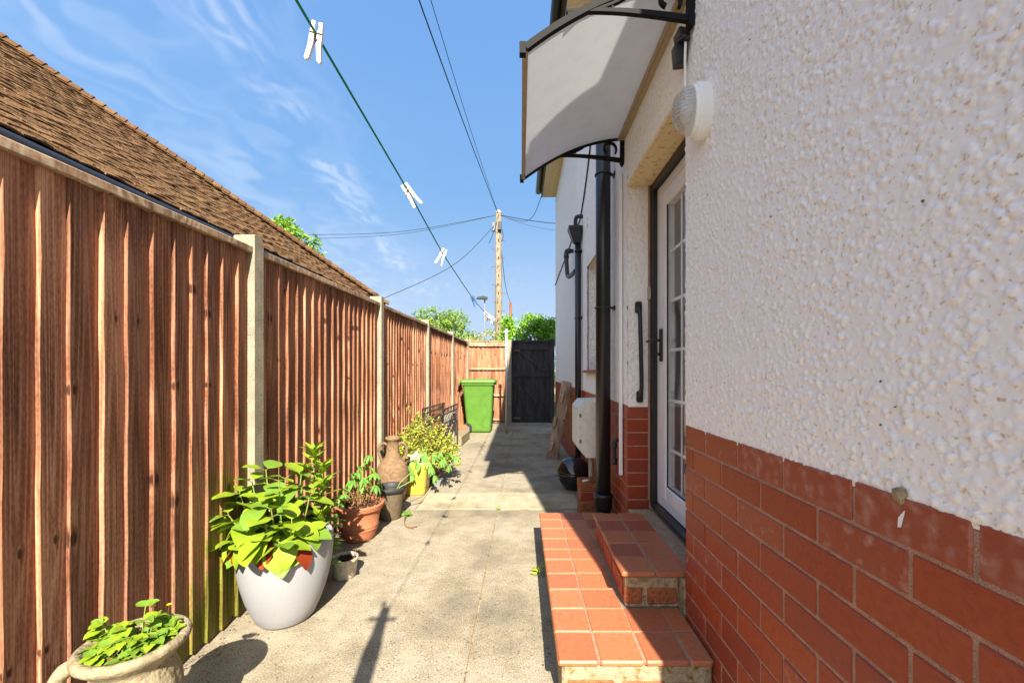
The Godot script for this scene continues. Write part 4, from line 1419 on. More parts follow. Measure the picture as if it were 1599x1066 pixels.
func canopy() -> void:
	var o := thing("porch_canopy", "curved translucent porch canopy on black scrolled brackets above the door", "canopy", W(FACE, 2.66, 2.25))
	var d0 := 1.70
	var d1 := 2.81
	# twin-wall sheet with shallow ribs along its curve
	var st := S()
	var ribs := 160
	for i in 20:
		for j in ribs:
			var q := []
			for e in [[i, j], [i + 1, j], [i + 1, j + 1], [i, j + 1]]:
				var p := canopy_profile(e[0] / 20.0)
				q.append(W(p.x, p.y + (0.0004 if e[1] % 2 else 0.0), lerpf(d0, d1, float(e[1]) / ribs)))
			quad(st, q[0], q[3], q[2], q[1])
	part(st, "sheet", mats["polycarbonate"], o)
	st = S()
	wbox(st, 0.668, 0.7045, 2.796, 2.842, d0 - 0.02, d1 + 0.02, 0.005)
	wbox(st, 0.655, 0.667, 2.792, 2.812, d0, d1, 0.003)
	part(st, "wall_rail", mats["rail_tan"], o)
	st = S()
	var f := canopy_profile(1.0)
	wbox(st, f.x - 0.014, f.x + 0.010, f.y - 0.012, f.y + 0.008, d0 - 0.012, d1 + 0.012, 0.004)
	part(st, "front_rail", mats["rail_tan"], o)
	for d in [d0 - 0.026, d1 + 0.002]:
		var arm := holder("bracket", o)
		var bas := Basis(Vector3(1, 0, 0), Vector3(0, 1, 0), Vector3(0, 0, -1))
		st = S()
		slab(st, PackedVector2Array([Vector2(0.676, 2.645), Vector2(0.689, 2.628), Vector2(0.703, 2.645), Vector2(0.703, 2.90), Vector2(0.676, 2.86)]), W(0, 0, d - 0.004), bas, 0.032)
		part(st, "upright", mats["bracket_black"], arm)
		var line := []
		for i in 21:
			line.append(canopy_profile(i / 20.0) + Vector2(0, 0.006))
		st = S()
		slab(st, ribbon(line, 0.026), W(0, 0, d), bas, 0.024)
		slab(st, ribbon([f + Vector2(-0.012, -0.022), f + Vector2(-0.012, 0.024)], 0.026), W(0, 0, d - 0.003), bas, 0.03)
		part(st, "top_arm", mats["bracket_black"], arm)
		var low := []
		var lw := []
		for i in 17:
			var t := i / 16.0
			low.append(Vector2(0.685 - 0.50 * t, 2.668 + 0.030 * sin(t * PI * 0.8) - 0.01 * t + 0.022 * t * t))
			lw.append(lerpf(0.026, 0.010, t))
		st = S()
		slab(st, ribbon(low, lw), W(0, 0, d + 0.002), bas, 0.02)
		part(st, "lower_arm", mats["bracket_black"], arm)
		var mid := []
		for i in 13:
			var t := i / 12.0
			mid.append(Vector2(0.46 - 0.27 * t, 2.79 - 0.155 * pow(t, 0.75) + 0.055 * t * t))
		st = S()
		slab(st, ribbon(mid, 0.011), W(0, 0, d + 0.003), bas, 0.018)
		for i in 5:
			var p: Vector2 = mid[4 + i * 2 if i < 4 else 11]
			slab(st, ribbon([p, Vector2(p.x + 0.004, 2.694)], 0.007), W(0, 0, d + 0.005), bas, 0.014)
		part(st, "web", mats["bracket_black"], arm)
		st = S()
		var curl := []
		for i in 22:
			var a := -0.6 + i / 21.0 * 4.9
			var r := 0.052 - 0.0012 * i
			curl.append(Vector2(0.60, 2.745) + Vector2(cos(a), sin(a)) * r)
		slab(st, ribbon(curl, 0.013), W(0, 0, d + 0.003), bas, 0.018)
		part(st, "scroll", mats["bracket_black"], arm)

# ---------------------------------------------------------------- washing line and pegs
func line_at(d: float) -> Vector3:
	var keys := [[-0.27, 1.895], [0.67, 1.845], [1.31, 1.812], [1.86, 1.768], [2.95, 1.750], [4.40, 1.800], [8.2, 2.02]]
	var x := -0.372 + (d + 0.27) * 0.0112
	for i in keys.size() - 1:
		if d <= keys[i + 1][0] or i == keys.size() - 2:
			var pre: float = keys[maxi(i - 1, 0)][1]
			var post: float = keys[mini(i + 2, keys.size() - 1)][1]
			var t: float = (d - keys[i][0]) / (keys[i + 1][0] - keys[i][0])
			return W(x, lerpf(lerpf(keys[i][1], keys[i + 1][1], t), cubic_interpolate(keys[i][1], keys[i + 1][1], pre, post, t), 0.4), d)
	return W(x, 1.9, d)

func peg(d: float, m: String, label: String, lean: Vector3, group := "", size := 1.0) -> void:
	var at := line_at(d)
	var o := thing("clothes_peg", label, "clothes peg", at, group)
	o.basis = Basis.from_euler(lean).scaled(Vector3.ONE * size)
	for s in [-1.0, 1.0]:
		var st := S()
		slab(st, PackedVector2Array([Vector2(0.003, 0.022), Vector2(0.0105, 0.023), Vector2(0.0125, 0.0), Vector2(0.013, -0.025), Vector2(0.017, -0.05), Vector2(0.0145, -0.054), Vector2(0.0085, -0.05), Vector2(0.003, -0.018), Vector2(0.0022, 0.004), Vector2(0.005, 0.012)]), Vector3(0, 0, -0.0055), Basis(Vector3(s, 0, 0), Vector3(0, 1, 0), Vector3(0, 0, 1)), 0.011)
		own(st, "prong", mats[m], o)
	var st := S()
	var coil := []
	for i in 25:
		var a := TAU * i / 12.0
		coil.append(Vector3(cos(a) * 0.0042, -0.010 + sin(a) * 0.0042, -0.007 + 0.014 * i / 24.0))
	tube(st, coil, 0.0011, 5)
	tube(st, [Vector3(-0.0125, 0.0, 0.0062), Vector3(0.0125, 0.002, 0.0062)], 0.0011, 5)
	own(st, "spring", mats["rust"], o)

func washing_line() -> void:
	var o := thing("line_post", "slim galvanised washing line post standing in front of the gate", "post", W(-0.28, 0, 8.2))
	var st := S(true)
	tube(st, [W(-0.28, -0.02, 8.2), W(-0.28, 2.03, 8.2)], 0.024, 14)
	part(st, "tube", mats["galvanised"], o)
	st = S()
	box(st, W(-0.28, 2.035, 8.2), Vector3(0.055, 0.03, 0.055), 0.006)
	tube(st, [W(-0.33, 2.0, 8.2), W(-0.23, 2.0, 8.2)], 0.008, 8)
	part(st, "cleat", mats["galvanised"], o)
	o = thing("near_line_post", "washing line post with a cross cleat whose shadow falls on the path", "post", W(-0.375, 0, -0.27))
	st = S(true)
	tube(st, [W(-0.375, -0.02, -0.27), W(-0.375, 1.72, -0.27), W(-0.375, 1.80, -0.27), W(-0.375, 1.97, -0.27)], [0.040, 0.038, 0.030, 0.024], 14)
	part(st, "tube", mats["galvanised"], o)
	st = S()
	tube(st, [W(-0.445, 1.90, -0.27), W(-0.305, 1.90, -0.27)], 0.009, 8)
	tube(st, [W(-0.375, 1.905, -0.27), W(-0.40, 2.0, -0.24)], 0.009, 8)
	part(st, "cleat", mats["galvanised"], o)
	o = thing("washing_line", "green plastic washing line stretched above the path", "washing line", line_at(4.0))
	var pts := []
	for i in 49:
		pts.append(line_at(-0.27 + 8.47 * i / 48.0))
	st = S(true)
	tube(st, pts, 0.0024, 8)
	part(st, "cord", mats["cord_green"], o)
	peg(0.735, "peg_white", "large looking white peg hanging open downwards on the green line, rusty spring showing", Vector3(0.25, 0.15, -0.22), "", 0.82)
	peg(1.31, "peg_white", "white peg lying askew along the bare middle of the green line", Vector3(0.1, 0.2, 0.62))
	peg(1.86, "peg_white", "white peg hanging upright on the green line just before the blue peg", Vector3(0.1, 0.25, -0.42))
	peg(2.95, "peg_blue", "single blue peg on the green washing line", Vector3(0.0, 0.3, 0.45))
	for i in 9:
		var m: String = ["peg_white", "peg_white", "peg_grey"][i % 3]
		peg(3.9 + i * 0.135 + rf(-0.03, 0.03), m, "white peg bunched with others at the far end of the line" if m == "peg_white" else "grey peg bunched with white ones at the far end of the line", Vector3(rf(-0.8, 0.8), rf(-1.5, 1.5), rf(-1.6, 1.6)), "pegs bunched at the far end of the washing line")

# ---------------------------------------------------------------- the far end of the path
func far_end() -> void:
	# corner post, end panel, gate post
	var o := thing("concrete_post", "concrete post in the corner behind the green wheeled bin", "fence post", W(-1.27, 0, 9.55), "slotted concrete posts along the fence")
	var st := S()
	box(st, W(-1.255, 0.97, 9.60), Vector3(0.115, 1.95, 0.1), 0.008)
	part(st, "shaft", mats["post_concrete"], o)
	o = thing("end_fence_panel", "short boarded fence panel with bare rails closing the path behind the green bin", "fence panel", W(-0.75, 0, 9.62))
	for i in 9:
		var v := rng.randi() % 14
		put(board(1.84, 0.118, v, 0.0), "board", mats["fence_%d" % [0, 2, 0, 1][i % 4]], o, o.transform.affine_inverse() * Transform3D(Basis(Vector3.UP, -PI / 2), W(-0.40 - 0.099 * i, 0.02, 9.645)))
	for y in [0.10, 0.66, 1.27, 1.83]:
		st = S()
		box(st, W(-0.755, y, 9.60), Vector3(0.87, 0.05 if y < 1.8 else 0.09, 0.04), 0.004)
		part(st, "rail", mats["fence_2"] if false else mats["capping_lying"], o)
	st = S()
	box(st, W(-0.755, 1.90, 9.615), Vector3(0.88, 0.03, 0.07), 0.004)
	part(st, "capping", mats["capping_lying"], o)
	o = thing("gate_post", "concrete gate post between the end fence panel and the black gate", "gate post", W(-0.26, 0, 9.6))
	st = S()
	box(st, W(-0.262, 0.96, 9.62), Vector3(0.1, 1.94, 0.1), 0.008)
	part(st, "shaft", mats["post_concrete"], o)
	# gate
	o = thing("garden_gate", "black boarded garden gate with ledges and diagonal braces at the end of the path", "gate", W(0.28, 0.03, 9.72))
	for i in 8:
		st = S()
		box(st, W(-0.15 + 0.112 * i, 0.99, 9.755), Vector3(0.1118, 1.88 + rf(-0.01, 0.01), 0.02), 0.004)
		part(st, "board", mats["gate_black"], o)
	for y in [[0.10, 0.17], [1.13, 0.11], [1.755, 0.09], [1.915, 0.05]]:
		st = S()
		box(st, W(0.243, y[0], 9.728), Vector3(0.90 if y[0] > 1.2 else 0.88, y[1], 0.03), 0.005)
		part(st, "ledge", mats["gate_black"], o)
	for y in [[1.70, 1.21, -0.06, 0.60], [1.04, 0.22, -0.06, 0.62]]:
		st = S()
		var a := W(y[2], y[0], 9.73)
		var b := W(y[3], y[1], 9.73)
		var dir := (b - a).normalized()
		box(st, (a + b) / 2, Vector3(a.distance_to(b), 0.085, 0.028), 0.005, Basis(dir, Vector3(0, 0, 1).cross(dir), Vector3(0, 0, 1)))
		part(st, "brace", mats["gate_black"], o)
	st = S()
	box(st, W(-0.188, 0.985, 9.715), Vector3(0.05, 1.92, 0.05), 0.005)
	part(st, "stile", mats["gate_black"], o)
	st = S()
	box(st, W(0.735, 0.985, 9.715), Vector3(0.105, 1.95, 0.075), 0.005)
	part(st, "hanging_post", mats["gate_black"], o)
	for y in [0.12, 1.70]:
		st = S()
		box(st, W(-0.12, y, 9.707), Vector3(0.2, 0.035, 0.006), 0.001)
		part(st, "hinge", mats["rust"] if y > 1.0 else mats["hub_grey"], o)
	# wheeled bin
	var c := W(-0.845, 0, 8.45)
	o = thing("wheeled_bin", "green wheeled rubbish bin standing in the fence corner", "bin", c)
	st = S()
	loft(st, [[c + Vector3(0.02, 0.02, 0), 0.225, 0.215, 0.04], [c + Vector3(0.02, 0.05, 0), 0.24, 0.225, 0.05], [c + Vector3(0.005, 0.80, 0), 0.292, 0.265, 0.05], [c + Vector3(0, 0.94, 0), 0.302, 0.275, 0.05], [c + Vector3(0, 0.945, 0), 0.325, 0.295, 0.04], [c + Vector3(0, 0.985, 0), 0.33, 0.30, 0.04]])
	part(st, "body", mats["bin_green"], o)
	for k in 2:
		st = S()
		box(st, c + Vector3(-0.13 + 0.14 * k, 0.90, 0.275), Vector3(0.012, 0.05, 0.012), 0.003)
		part(st, "rib", mats["bin_green"], o)
	st = S(true)
	tube(st, [c + Vector3(0.335, 0.965, -0.23), c + Vector3(0.352, 0.965, 0.0), c + Vector3(0.335, 0.965, 0.23)], 0.014, 8)
	part(st, "comb_rim", mats["bin_green"], o)
	st = S()
	loft(st, [[c + Vector3(0, 0.988, 0), 0.345, 0.31, 0.04], [c + Vector3(0.005, 1.01, 0), 0.358, 0.315, 0.045], [c + Vector3(0.0, 1.04, 0), 0.34, 0.30, 0.05], [c + Vector3(-0.01, 1.058, 0), 0.28, 0.26, 0.05]])
	loft(st, [[c + Vector3(0.02, 1.055, 0.05), 0.09, 0.05, 0.03], [c + Vector3(0.02, 1.068, 0.05), 0.08, 0.04, 0.03]])
	part(st, "lid", mats["bin_green"], o)
	st = S(true)
	tube(st, [c + Vector3(-0.385, 0.985, -0.24), c + Vector3(-0.385, 0.985, 0.24)], 0.016, 10)
	part(st, "handle", mats["bin_green"], o)
	for s in [-0.17, 0.17]:
		st = S()
		box(st, c + Vector3(-0.36, 0.985, s), Vector3(0.08, 0.03, 0.03), 0.004)
		part(st, "handle_bracket", mats["bin_green"], o)
	for s in [-0.255, 0.255]:
		var wheel := holder("wheel", o)
		var wc := c + Vector3(-0.215, 0.10, s)
		var turn := Basis(Vector3(1, 0, 0), Vector3(0, 0, 1), Vector3(0, -1, 0))
		st = S(true)
		var ty := [Vector2(0.055, -0.025), Vector2(0.085, -0.027), Vector2(0.099, -0.018), Vector2(0.1, 0.0), Vector2(0.099, 0.018), Vector2(0.085, 0.027), Vector2(0.055, 0.025)]
		lathe(st, ty, Vector3.ZERO, 28)
		own(st, "tyre", mats["rubber"], wheel, Transform3D(turn, wc))
		st = S()
		lathe(st, [Vector2(0.0, -0.02), Vector2(0.05, -0.018), Vector2(0.056, -0.02), Vector2(0.056, 0.02), Vector2(0.05, 0.016), Vector2(0.02, 0.014), Vector2(0.016, 0.024), Vector2(0, 0.026)], Vector3.ZERO, 20)
		own(st, "rim", mats["hub_grey"], wheel, Transform3D(turn, wc))
	st = S()
	for i in 3:
		box(st, c + Vector3(0.300, 0.79 - 0.02 * i, -0.02), Vector3(0.004, 0.012, 0.09 - 0.02 * i), 0.0)
	part(st, "sticker", mats["peg_white"], o)
	# blocks and low trough beside the bench
	o = thing("concrete_block", "pale concrete block standing by the fence behind the black bench", "block", W(-1.16, 0, 6.75))
	st = S()
	box(st, W(-1.175, 0.275, 6.8), Vector3(0.21, 0.55, 0.2), 0.01)
	part(st, "block", mats["post_concrete"], o)
	o = thing("stone_trough", "low weathered concrete edging block on the path beside the bench legs", "block", W(-1.0, 0, 7.1))
	st = S()
	box(st, W(-1.04, 0.08, 7.15), Vector3(0.2, 0.16, 0.75), 0.012, Basis.from_euler(Vector3(0, -0.06, 0)))
	part(st, "block", mats["stone"], o)
	o = thing("loose_bricks", "two orange bricks stacked beside the wheel of the bin", "bricks", W(-1.13, 0, 8.3))
	for k in 2:
		st = S()
		box(st, W(-1.14, 0.045 + 0.082 * k, 8.25), Vector3(0.16, 0.08, 0.2), 0.006, Basis.from_euler(Vector3(0, rf(-0.1, 0.1), 0)))
		part(st, "brick", mats["terracotta"], o)
	bench()

# A rectangular iron lattice: two rails, small uprights and curled bars between them.
func lattice(st: SurfaceTool, a: Vector3, b: Vector3, up: Vector3, n: int) -> void:
	var rows := [0.0, 0.22, 0.72, 1.0]
	for r in rows:
		tube(st, [a + up * r, b + up * r], 0.011, 6)
	for i in n + 1:
		var p := a.lerp(b, float(i) / n)
		tube(st, [p, p + up * 0.22], 0.006, 5)
		tube(st, [p + up * 0.72, p + up], 0.006, 5)
		var q := a.lerp(b, minf(1.0, (i + 0.8) / n))
		tube(st, [p + up * 0.22, q + up * 0.47, p + up * 0.72], 0.006, 5)

func bench() -> void:
	var o := thing("garden_bench", "black iron lattice garden bench standing by the fence behind the yellow shrub", "bench", W(-1.15, 0, 6.1))
	var st := S()
	lattice(st, W(-1.265, 0.50, 5.30), W(-1.235, 0.47, 6.62), Vector3(0.02, 0.25, 0), 16)
	part(st, "backrest", mats["iron_black"], o)
	st = S()
	lattice(st, W(-1.145, 0.385, 6.12), W(-1.02, 0.43, 6.68), Vector3(0, 0.27, 0), 10)
	part(st, "seat", mats["iron_black"], o)
	for l in [[W(-1.135, 0.42, 6.16), W(-1.15, 0.0, 6.20)], [W(-1.02, 0.46, 6.66), W(-1.0, 0.0, 6.60)], [W(-1.25, 0.52, 5.40), W(-1.25, 0.0, 5.36)], [W(-1.235, 0.5, 6.55), W(-1.235, 0.0, 6.58)]]:
		st = S()
		tube(st, l, 0.013, 8)
		part(st, "leg", mats["iron_black"], o)
	st = S()
	for s in [0.0, 0.11]:
		var curl := []
		for i in 20:
			var a := i / 19.0 * 5.2
			var r := 0.085 - 0.0028 * i
			curl.append(W(-1.19 + cos(a) * r * 0.7, 0.52 - s + sin(a) * r * 0.8, 6.1 + 0.08 * sin(a)))
		tube(st, curl, 0.006, 5)
	tube(st, [W(-1.255, 0.55, 5.5), W(-1.14, 0.50, 6.15)], 0.009, 6)
	part(st, "scroll", mats["iron_black"], o)

# ---------------------------------------------------------------- pots and plants along the fence
func leaf_kind(length: float, width: float, droop: float, fold: float, n: int, teeth := 0.0, pointed := 0.8) -> ArrayMesh:
	var st := S(true)
	leaf(st, Transform3D(), length, width, droop, fold, n, teeth, Color.WHITE, pointed)
	return done(st)

# Loose earth: a low heap of clods.
func earth(c: Vector3, r: float, parent: Node3D) -> void:
	var st := S(true)
	lathe(st, [Vector2(0, 0.0), Vector2(r, 0.0), Vector2(r * 0.95, 0.006), Vector2(r * 0.7, 0.012), Vector2(r * 0.4, 0.016), Vector2(r * 0.15, 0.016), Vector2(0, 0.016)], c, 26, "lumps")
	for i in 52:
		var a := rf(0, TAU)
		var q := r * 0.9 * sqrt(rng.randf())
		box(st, c + Vector3(cos(a) * q, 0.014, sin(a) * q), Vector3.ONE * rf(0.006, 0.018), 0.004, Basis.from_euler(Vector3(rf(0, 3), rf(0, 3), rf(0, 3))))
	part(st, "soil", mats["soil"], parent)

func pots() -> void:
	urn()
	grey_planter()
	small_pots()
	yellow_pot()
	weeds()
	litter()

func urn() -> void:
	var c := W(-1.18, 0, 1.27)
	var o := thing("stone_urn", "weathered stone urn with a wide rim, swirling flutes and a loop handle", "urn", c)
	var rim := c + Vector3(0, 0.026, 0)
	var st := S(true)
	lathe(st, [Vector2(0, 0), Vector2(0.07221, 0), Vector2(0.07582, 0.0129), Vector2(0.07221, 0.03225), Vector2(0.06138, 0.04837), Vector2(0.06499, 0.0645), Vector2(0.08308, 0.09675), Vector2(0.1025, 0.1397), Vector2(0.1155, 0.1935), Vector2(0.1199, 0.2472), Vector2(0.1155, 0.2903), Vector2(0.1054, 0.3279), Vector2(0.09819, 0.3494), Vector2(0.09819, 0.3634), Vector2(0.1083, 0.3784), Vector2(0.1271, 0.3956), Vector2(0.1372, 0.4063), Vector2(0.1401, 0.416), Vector2(0.1372, 0.4257), Vector2(0.1286, 0.4311), Vector2(0.1155, 0.4279), Vector2(0.1069, 0.4171), Vector2(0.1011, 0.3924), Vector2(0.09678, 0.3548), Vector2(0, 0.3548)], c, 72, "flutes")
	part(st, "bowl", mats["stone"], o)
	for s in [0.73]:
		var d: Vector3 = Vector3(-0.80, 0, 0.60) * s
		st = S(true)
		tube(st, spline([rim + d * 0.165 + Vector3(0, 0.375, 0), rim + d * 0.20 + Vector3(0, 0.368, 0), rim + d * 0.225 + Vector3(0, 0.335, 0), rim + d * 0.222 + Vector3(0, 0.29, 0), rim + d * 0.195 + Vector3(0, 0.255, 0), rim + d * 0.155 + Vector3(0, 0.245, 0)]), [0.022, 0.022, 0.021, 0.021, 0.022, 0.021, 0.02, 0.02, 0.02, 0.02, 0.02, 0.02, 0.02, 0.02, 0.02, 0.021, 0.021, 0.022, 0.022, 0.022, 0.022], 12)
		part(st, "handle", mats["stone"], o)
	earth(rim + Vector3(0, 0.333, 0), 0.097, o)
	# strawberry plant: toothed leaflets in threes
	o = thing("strawberry_plant", "low bright green strawberry plant growing in the stone urn", "plant", rim + Vector3(0, 0.345, 0))
	var kinds := [leaf_kind(0.036, 0.028, 0.5, 0.25, 9, 0.13, 0.72), leaf_kind(0.030, 0.024, 0.2, 0.3, 9, 0.13, 0.72), leaf_kind(0.042, 0.031, 0.9, 0.22, 9, 0.13, 0.72)]
	var stems := S()
	for i in 52:
		var a := rf(0, TAU)
		var q := 0.015 + 0.075 * sqrt(rng.randf())
		var foot := rim + Vector3(cos(a) * q * 0.6, 0.345, sin(a) * q * 0.6)
		var tip := rim + Vector3(cos(a) * q * 1.12, 0.385 + 0.075 * rng.randf() * (1.2 - q / 0.11) + (0.045 if i < 5 else 0.0), sin(a) * q * 1.12)
		tube(stems, [foot, foot.lerp(tip, 0.5) + Vector3(0, 0.015, 0), tip], 0.0014, 5)
		var out := Vector3(cos(a), 0.25, sin(a))
		for k in [-1, 0, 1]:
			var dir := out.rotated(Vector3.UP, k * 1.15 + rf(-0.2, 0.2)) + Vector3(0, rf(-0.15, 0.25), 0)
			put(kinds[rng.randi() % 3], "leaflet", mats["leaf_lime"] if rng.randf() < 0.55 else mats["leaf_mid"], o, o.transform.affine_inverse() * along(tip, dir, rf(-0.35, 0.35)))
	part(stems, "stem", mats["stem"], o)
	var st2 := S()
	for i in 330:
		var a := rf(0, TAU)
		var q := 0.098 * sqrt(rng.randf())
		var p := rim + Vector3(cos(a) * q, 0.346, sin(a) * q)
		var brown := rng.randf() < 0.45 or sin(a) < -0.5 and rng.randf() < 0.5
		var col := Color(0.20, 0.13, 0.05) if brown else Color(0.14, 0.30, 0.04)
		leaf(st2, along(p + Vector3(0, rf(0, 0.05), 0), rdir() + Vector3(0, 0.8, 0), rf(-1, 1)), rf(0.012, 0.03), rf(0.006, 0.012), 0.5, 0.2, 3, 0.0, col)
	for i in 4:                                                     # small yellow flowers at the back
		var p := rim + Vector3(rf(-0.05, 0.05), 0.42 + rf(-0.01, 0.03), rf(-0.11, -0.05))
		for k in 5:
			leaf(st2, along(p, Vector3(cos(k * 1.257), 0.4, sin(k * 1.257)), 0.0), 0.010, 0.008, 0.3, 0.1, 3, 0.0, Color(0.75, 0.55, 0.03))
		st2.set_color(Color(0.14, 0.26, 0.05))
		tube(st2, [p - Vector3(0.02, 0.08, -0.01), p - Vector3(0.005, 0.03, 0), p], 0.0009, 4)
	var low := part(st2, "undergrowth", mats["foliage"], o)
	low.set_meta("kind", "stuff")

func grey_planter() -> void:
	var c := W(-1.19, 0, 2.11)
	var o := thing("grey_planter", "large smooth pale grey egg shaped planter", "planter", c)
	var st := S(true)
	lathe(st, [Vector2(0, 0), Vector2(0.105, 0.0), Vector2(0.122, 0.006), Vector2(0.135, 0.02), Vector2(0.158, 0.07), Vector2(0.180, 0.13), Vector2(0.198, 0.195), Vector2(0.211, 0.26), Vector2(0.218, 0.33), Vector2(0.220, 0.385), Vector2(0.216, 0.411), Vector2(0.209, 0.418), Vector2(0.201, 0.415), Vector2(0.198, 0.40), Vector2(0.198, 0.36), Vector2(0, 0.36)], c, 64)
	part(st, "pot", mats["grey_planter"], o)
	earth(c + Vector3(0, 0.363, 0), 0.19, o)
	# hydrangea: bent stems, each with pairs of broad leaves that shrink towards the tip
	o = thing("hydrangea", "lime green broad leaved hydrangea with a few red leaves in the grey planter", "plant", c + Vector3(0, 0.36, 0))
	var kinds := [leaf_kind(0.125, 0.098, 0.75, 0.12, 12, 0.0, 0.74), leaf_kind(0.110, 0.090, 0.35, 0.18, 12, 0.0, 0.76), leaf_kind(0.14, 0.100, 1.05, 0.12, 12, 0.0, 0.72), leaf_kind(0.080, 0.062, 0.5, 0.2, 9, 0.0, 0.75)]
	var stems := S()
	var tips := [[0.02, 0.10, 0.44], [-0.15, 0.05, 0.42], [-0.21, 0.14, 0.25], [-0.10, 0.20, 0.24], [0.03, 0.23, 0.22], [0.13, 0.18, 0.22], [0.07, -0.02, 0.44], [0.15, 0.04, 0.36], [-0.05, -0.08, 0.40], [-0.04, 0.16, 0.36], [-0.19, 0.02, 0.33], [0.17, 0.12, 0.14], [-0.13, 0.2, 0.13], [0.04, 0.20, 0.31], [-0.02, 0.24, 0.14], [0.10, 0.22, 0.12], [-0.18, 0.10, 0.36], [-0.12, -0.02, 0.47]]
	var turned := 0
	for t in tips:
		var foot := c + Vector3(t[0] * 0.35, 0.35, t[1] * 0.35)
		var tip := c + Vector3(t[0] * 0.95, 0.36 + t[2] * 0.80, t[1] * 0.95)
		var line := spline([foot, foot.lerp(tip, 0.5) + Vector3(t[0] * 0.12, 0.03, t[1] * 0.12), tip], 4)
		tube(stems, line, [0.0042, 0.004, 0.0039, 0.0037, 0.0035, 0.0033, 0.003, 0.0028, 0.0025], 6)
		var grow := (tip - foot).normalized()
		for lv in 3:
			var p: Vector3 = line[8 - lv * 2 - (1 if lv == 2 else 0)]
			for s in [0, 1]:
				var a: float = s * PI + lv * PI / 2 + t[0] * 9.0 + rf(-0.3, 0.3)
				var out := Vector3(cos(a), 0, sin(a)) + Vector3(t[0], 0, t[1]) * 2.2 + Vector3(0, 0.40 - 0.42 * lv + rf(-0.2, 0.2), 0)
				var m: String = ["leaf_lime", "leaf_lime", "leaf_lime", "leaf_lime", "leaf_mid", "leaf_mid"][rng.randi() % 6]
				if lv == 2 and t[1] > 0.15 and turned < 4 and out.z > 0.2:
					m = ["leaf_red", "leaf_orange", "leaf_red", "leaf_orange"][turned]
					turned += 1
				var which: int = rng.randi() % 3 if lv > 0 else [1, 3][rng.randi() % 2]
				var f := along(p + out.normalized() * 0.018, out, rf(-0.4, 0.4))
				f.basis = f.basis.scaled_local(Vector3.ONE * rf(0.85, 1.12))
				tube(stems, [p, p + out.normalized() * 0.02], 0.0018, 5)
				put(kinds[which], "leaf", mats[m], o, o.transform.affine_inverse() * f)
	# big old leaves that hang over the rim, some turned red
	for q in [[0.02, 0.455, 0.19, 0.15, 0, "leaf_red"], [0.05, 0.43, 0.20, 0.75, 0, "leaf_lime"], [-0.04, 0.47, 0.20, -0.25, 3, "leaf_red"], [0.13, 0.43, 0.15, 1.3, 2, "leaf_red"], [-0.12, 0.45, 0.16, -0.9, 0, "leaf_orange"], [-0.06, 0.47, 0.19, -0.5, 2, "leaf_lime"], [0.10, 0.46, 0.18, 0.5, 2, "leaf_lime"], [0.0, 0.50, 0.20, 0.1, 2, "leaf_lime"], [-0.15, 0.50, 0.13, -1.2, 2, "leaf_lime"], [0.16, 0.49, 0.11, 1.2, 0, "leaf_mid"]]:
		var p := c + Vector3(q[0], q[1], q[2])
		tube(stems, [c + Vector3(q[0] * 0.4, 0.37, q[2] * 0.5), p], 0.0025, 5)
		put(kinds[q[4]], "leaf", mats[q[5]], o, o.transform.affine_inverse() * along(p, Vector3(sin(q[3]), -0.62, cos(q[3])), rf(-0.25, 0.25)))
	part(stems, "stem", mats["stem"], o)
	# upright toothed plant behind it
	var b := W(-1.165, 0, 2.34)
	o = thing("michaelmas_daisy", "tall upright plant with narrow toothed leaves behind the grey planter", "plant", b)
	stems = S()
	kinds = [leaf_kind(0.135, 0.042, 0.5, 0.2, 11, 0.22, 0.8), leaf_kind(0.12, 0.034, 0.3, 0.25, 11, 0.22, 0.8), leaf_kind(0.085, 0.024, 0.15, 0.3, 9, 0.2, 0.8)]
	for s in [[0.0, 0.0, 0.79, 42], [0.075, 0.05, 0.62, 24], [0.10, 0.12, 0.47, 18], [-0.06, 0.03, 0.68, 24], [0.05, 0.0, 0.70, 24]]:
		var foot := b + Vector3(s[0] * 0.3, 0.0, s[1] * 0.3)
		var tip := b + Vector3(s[0], s[2], s[1])
		tube(stems, [foot, foot.lerp(tip, 0.5) + Vector3(0.01, 0, 0), tip], [0.0055, 0.0045, 0.003], 6)
		for i in s[3]:
			var t: float = 0.30 + 0.70 * float(i) / s[3]
			var a: float = i * 2.4 + s[0] * 30.0
			var out := Vector3(cos(a), 0.15 + 0.9 * pow(t, 6.0), sin(a))
			var p := foot.lerp(tip, t)
			var which: int = 0 if t < 0.72 else (1 if t < 0.9 else 2)
			put(kinds[which], "leaf", mats[["leaf_mid", "leaf_mid", "leaf_deep", "leaf_lime"][rng.randi() % 4]], o, o.transform.affine_inverse() * along(p, out, rf(-0.3, 0.3)))
		for i in 16:
			var a := i * 2.4
			put(kinds[2], "leaf", mats["leaf_lime"], o, o.transform.affine_inverse() * along(tip - Vector3(0, 0.012 * (i % 4), 0), Vector3(cos(a), 0.7 + 0.3 * (i % 3), sin(a)), 0.0))
	part(stems, "stem", mats["stem"], o)

func compound(st: SurfaceTool, p: Vector3, out: Vector3, size: float, c0: Color, c1: Color) -> void:
	for k in [-1.3, -0.65, 0.0, 0.65, 1.3]:
		var dir := out.rotated(Vector3.UP, k + rf(-0.2, 0.2)) + Vector3(0, rf(-0.9, -0.2), 0)
		leaf(st, along(p, dir, rf(-0.4, 0.4)), size * rf(0.75, 1.1), size * 0.3, 0.8, 0.25, 5, 0.0, c0.lerp(c1, rng.randf()))

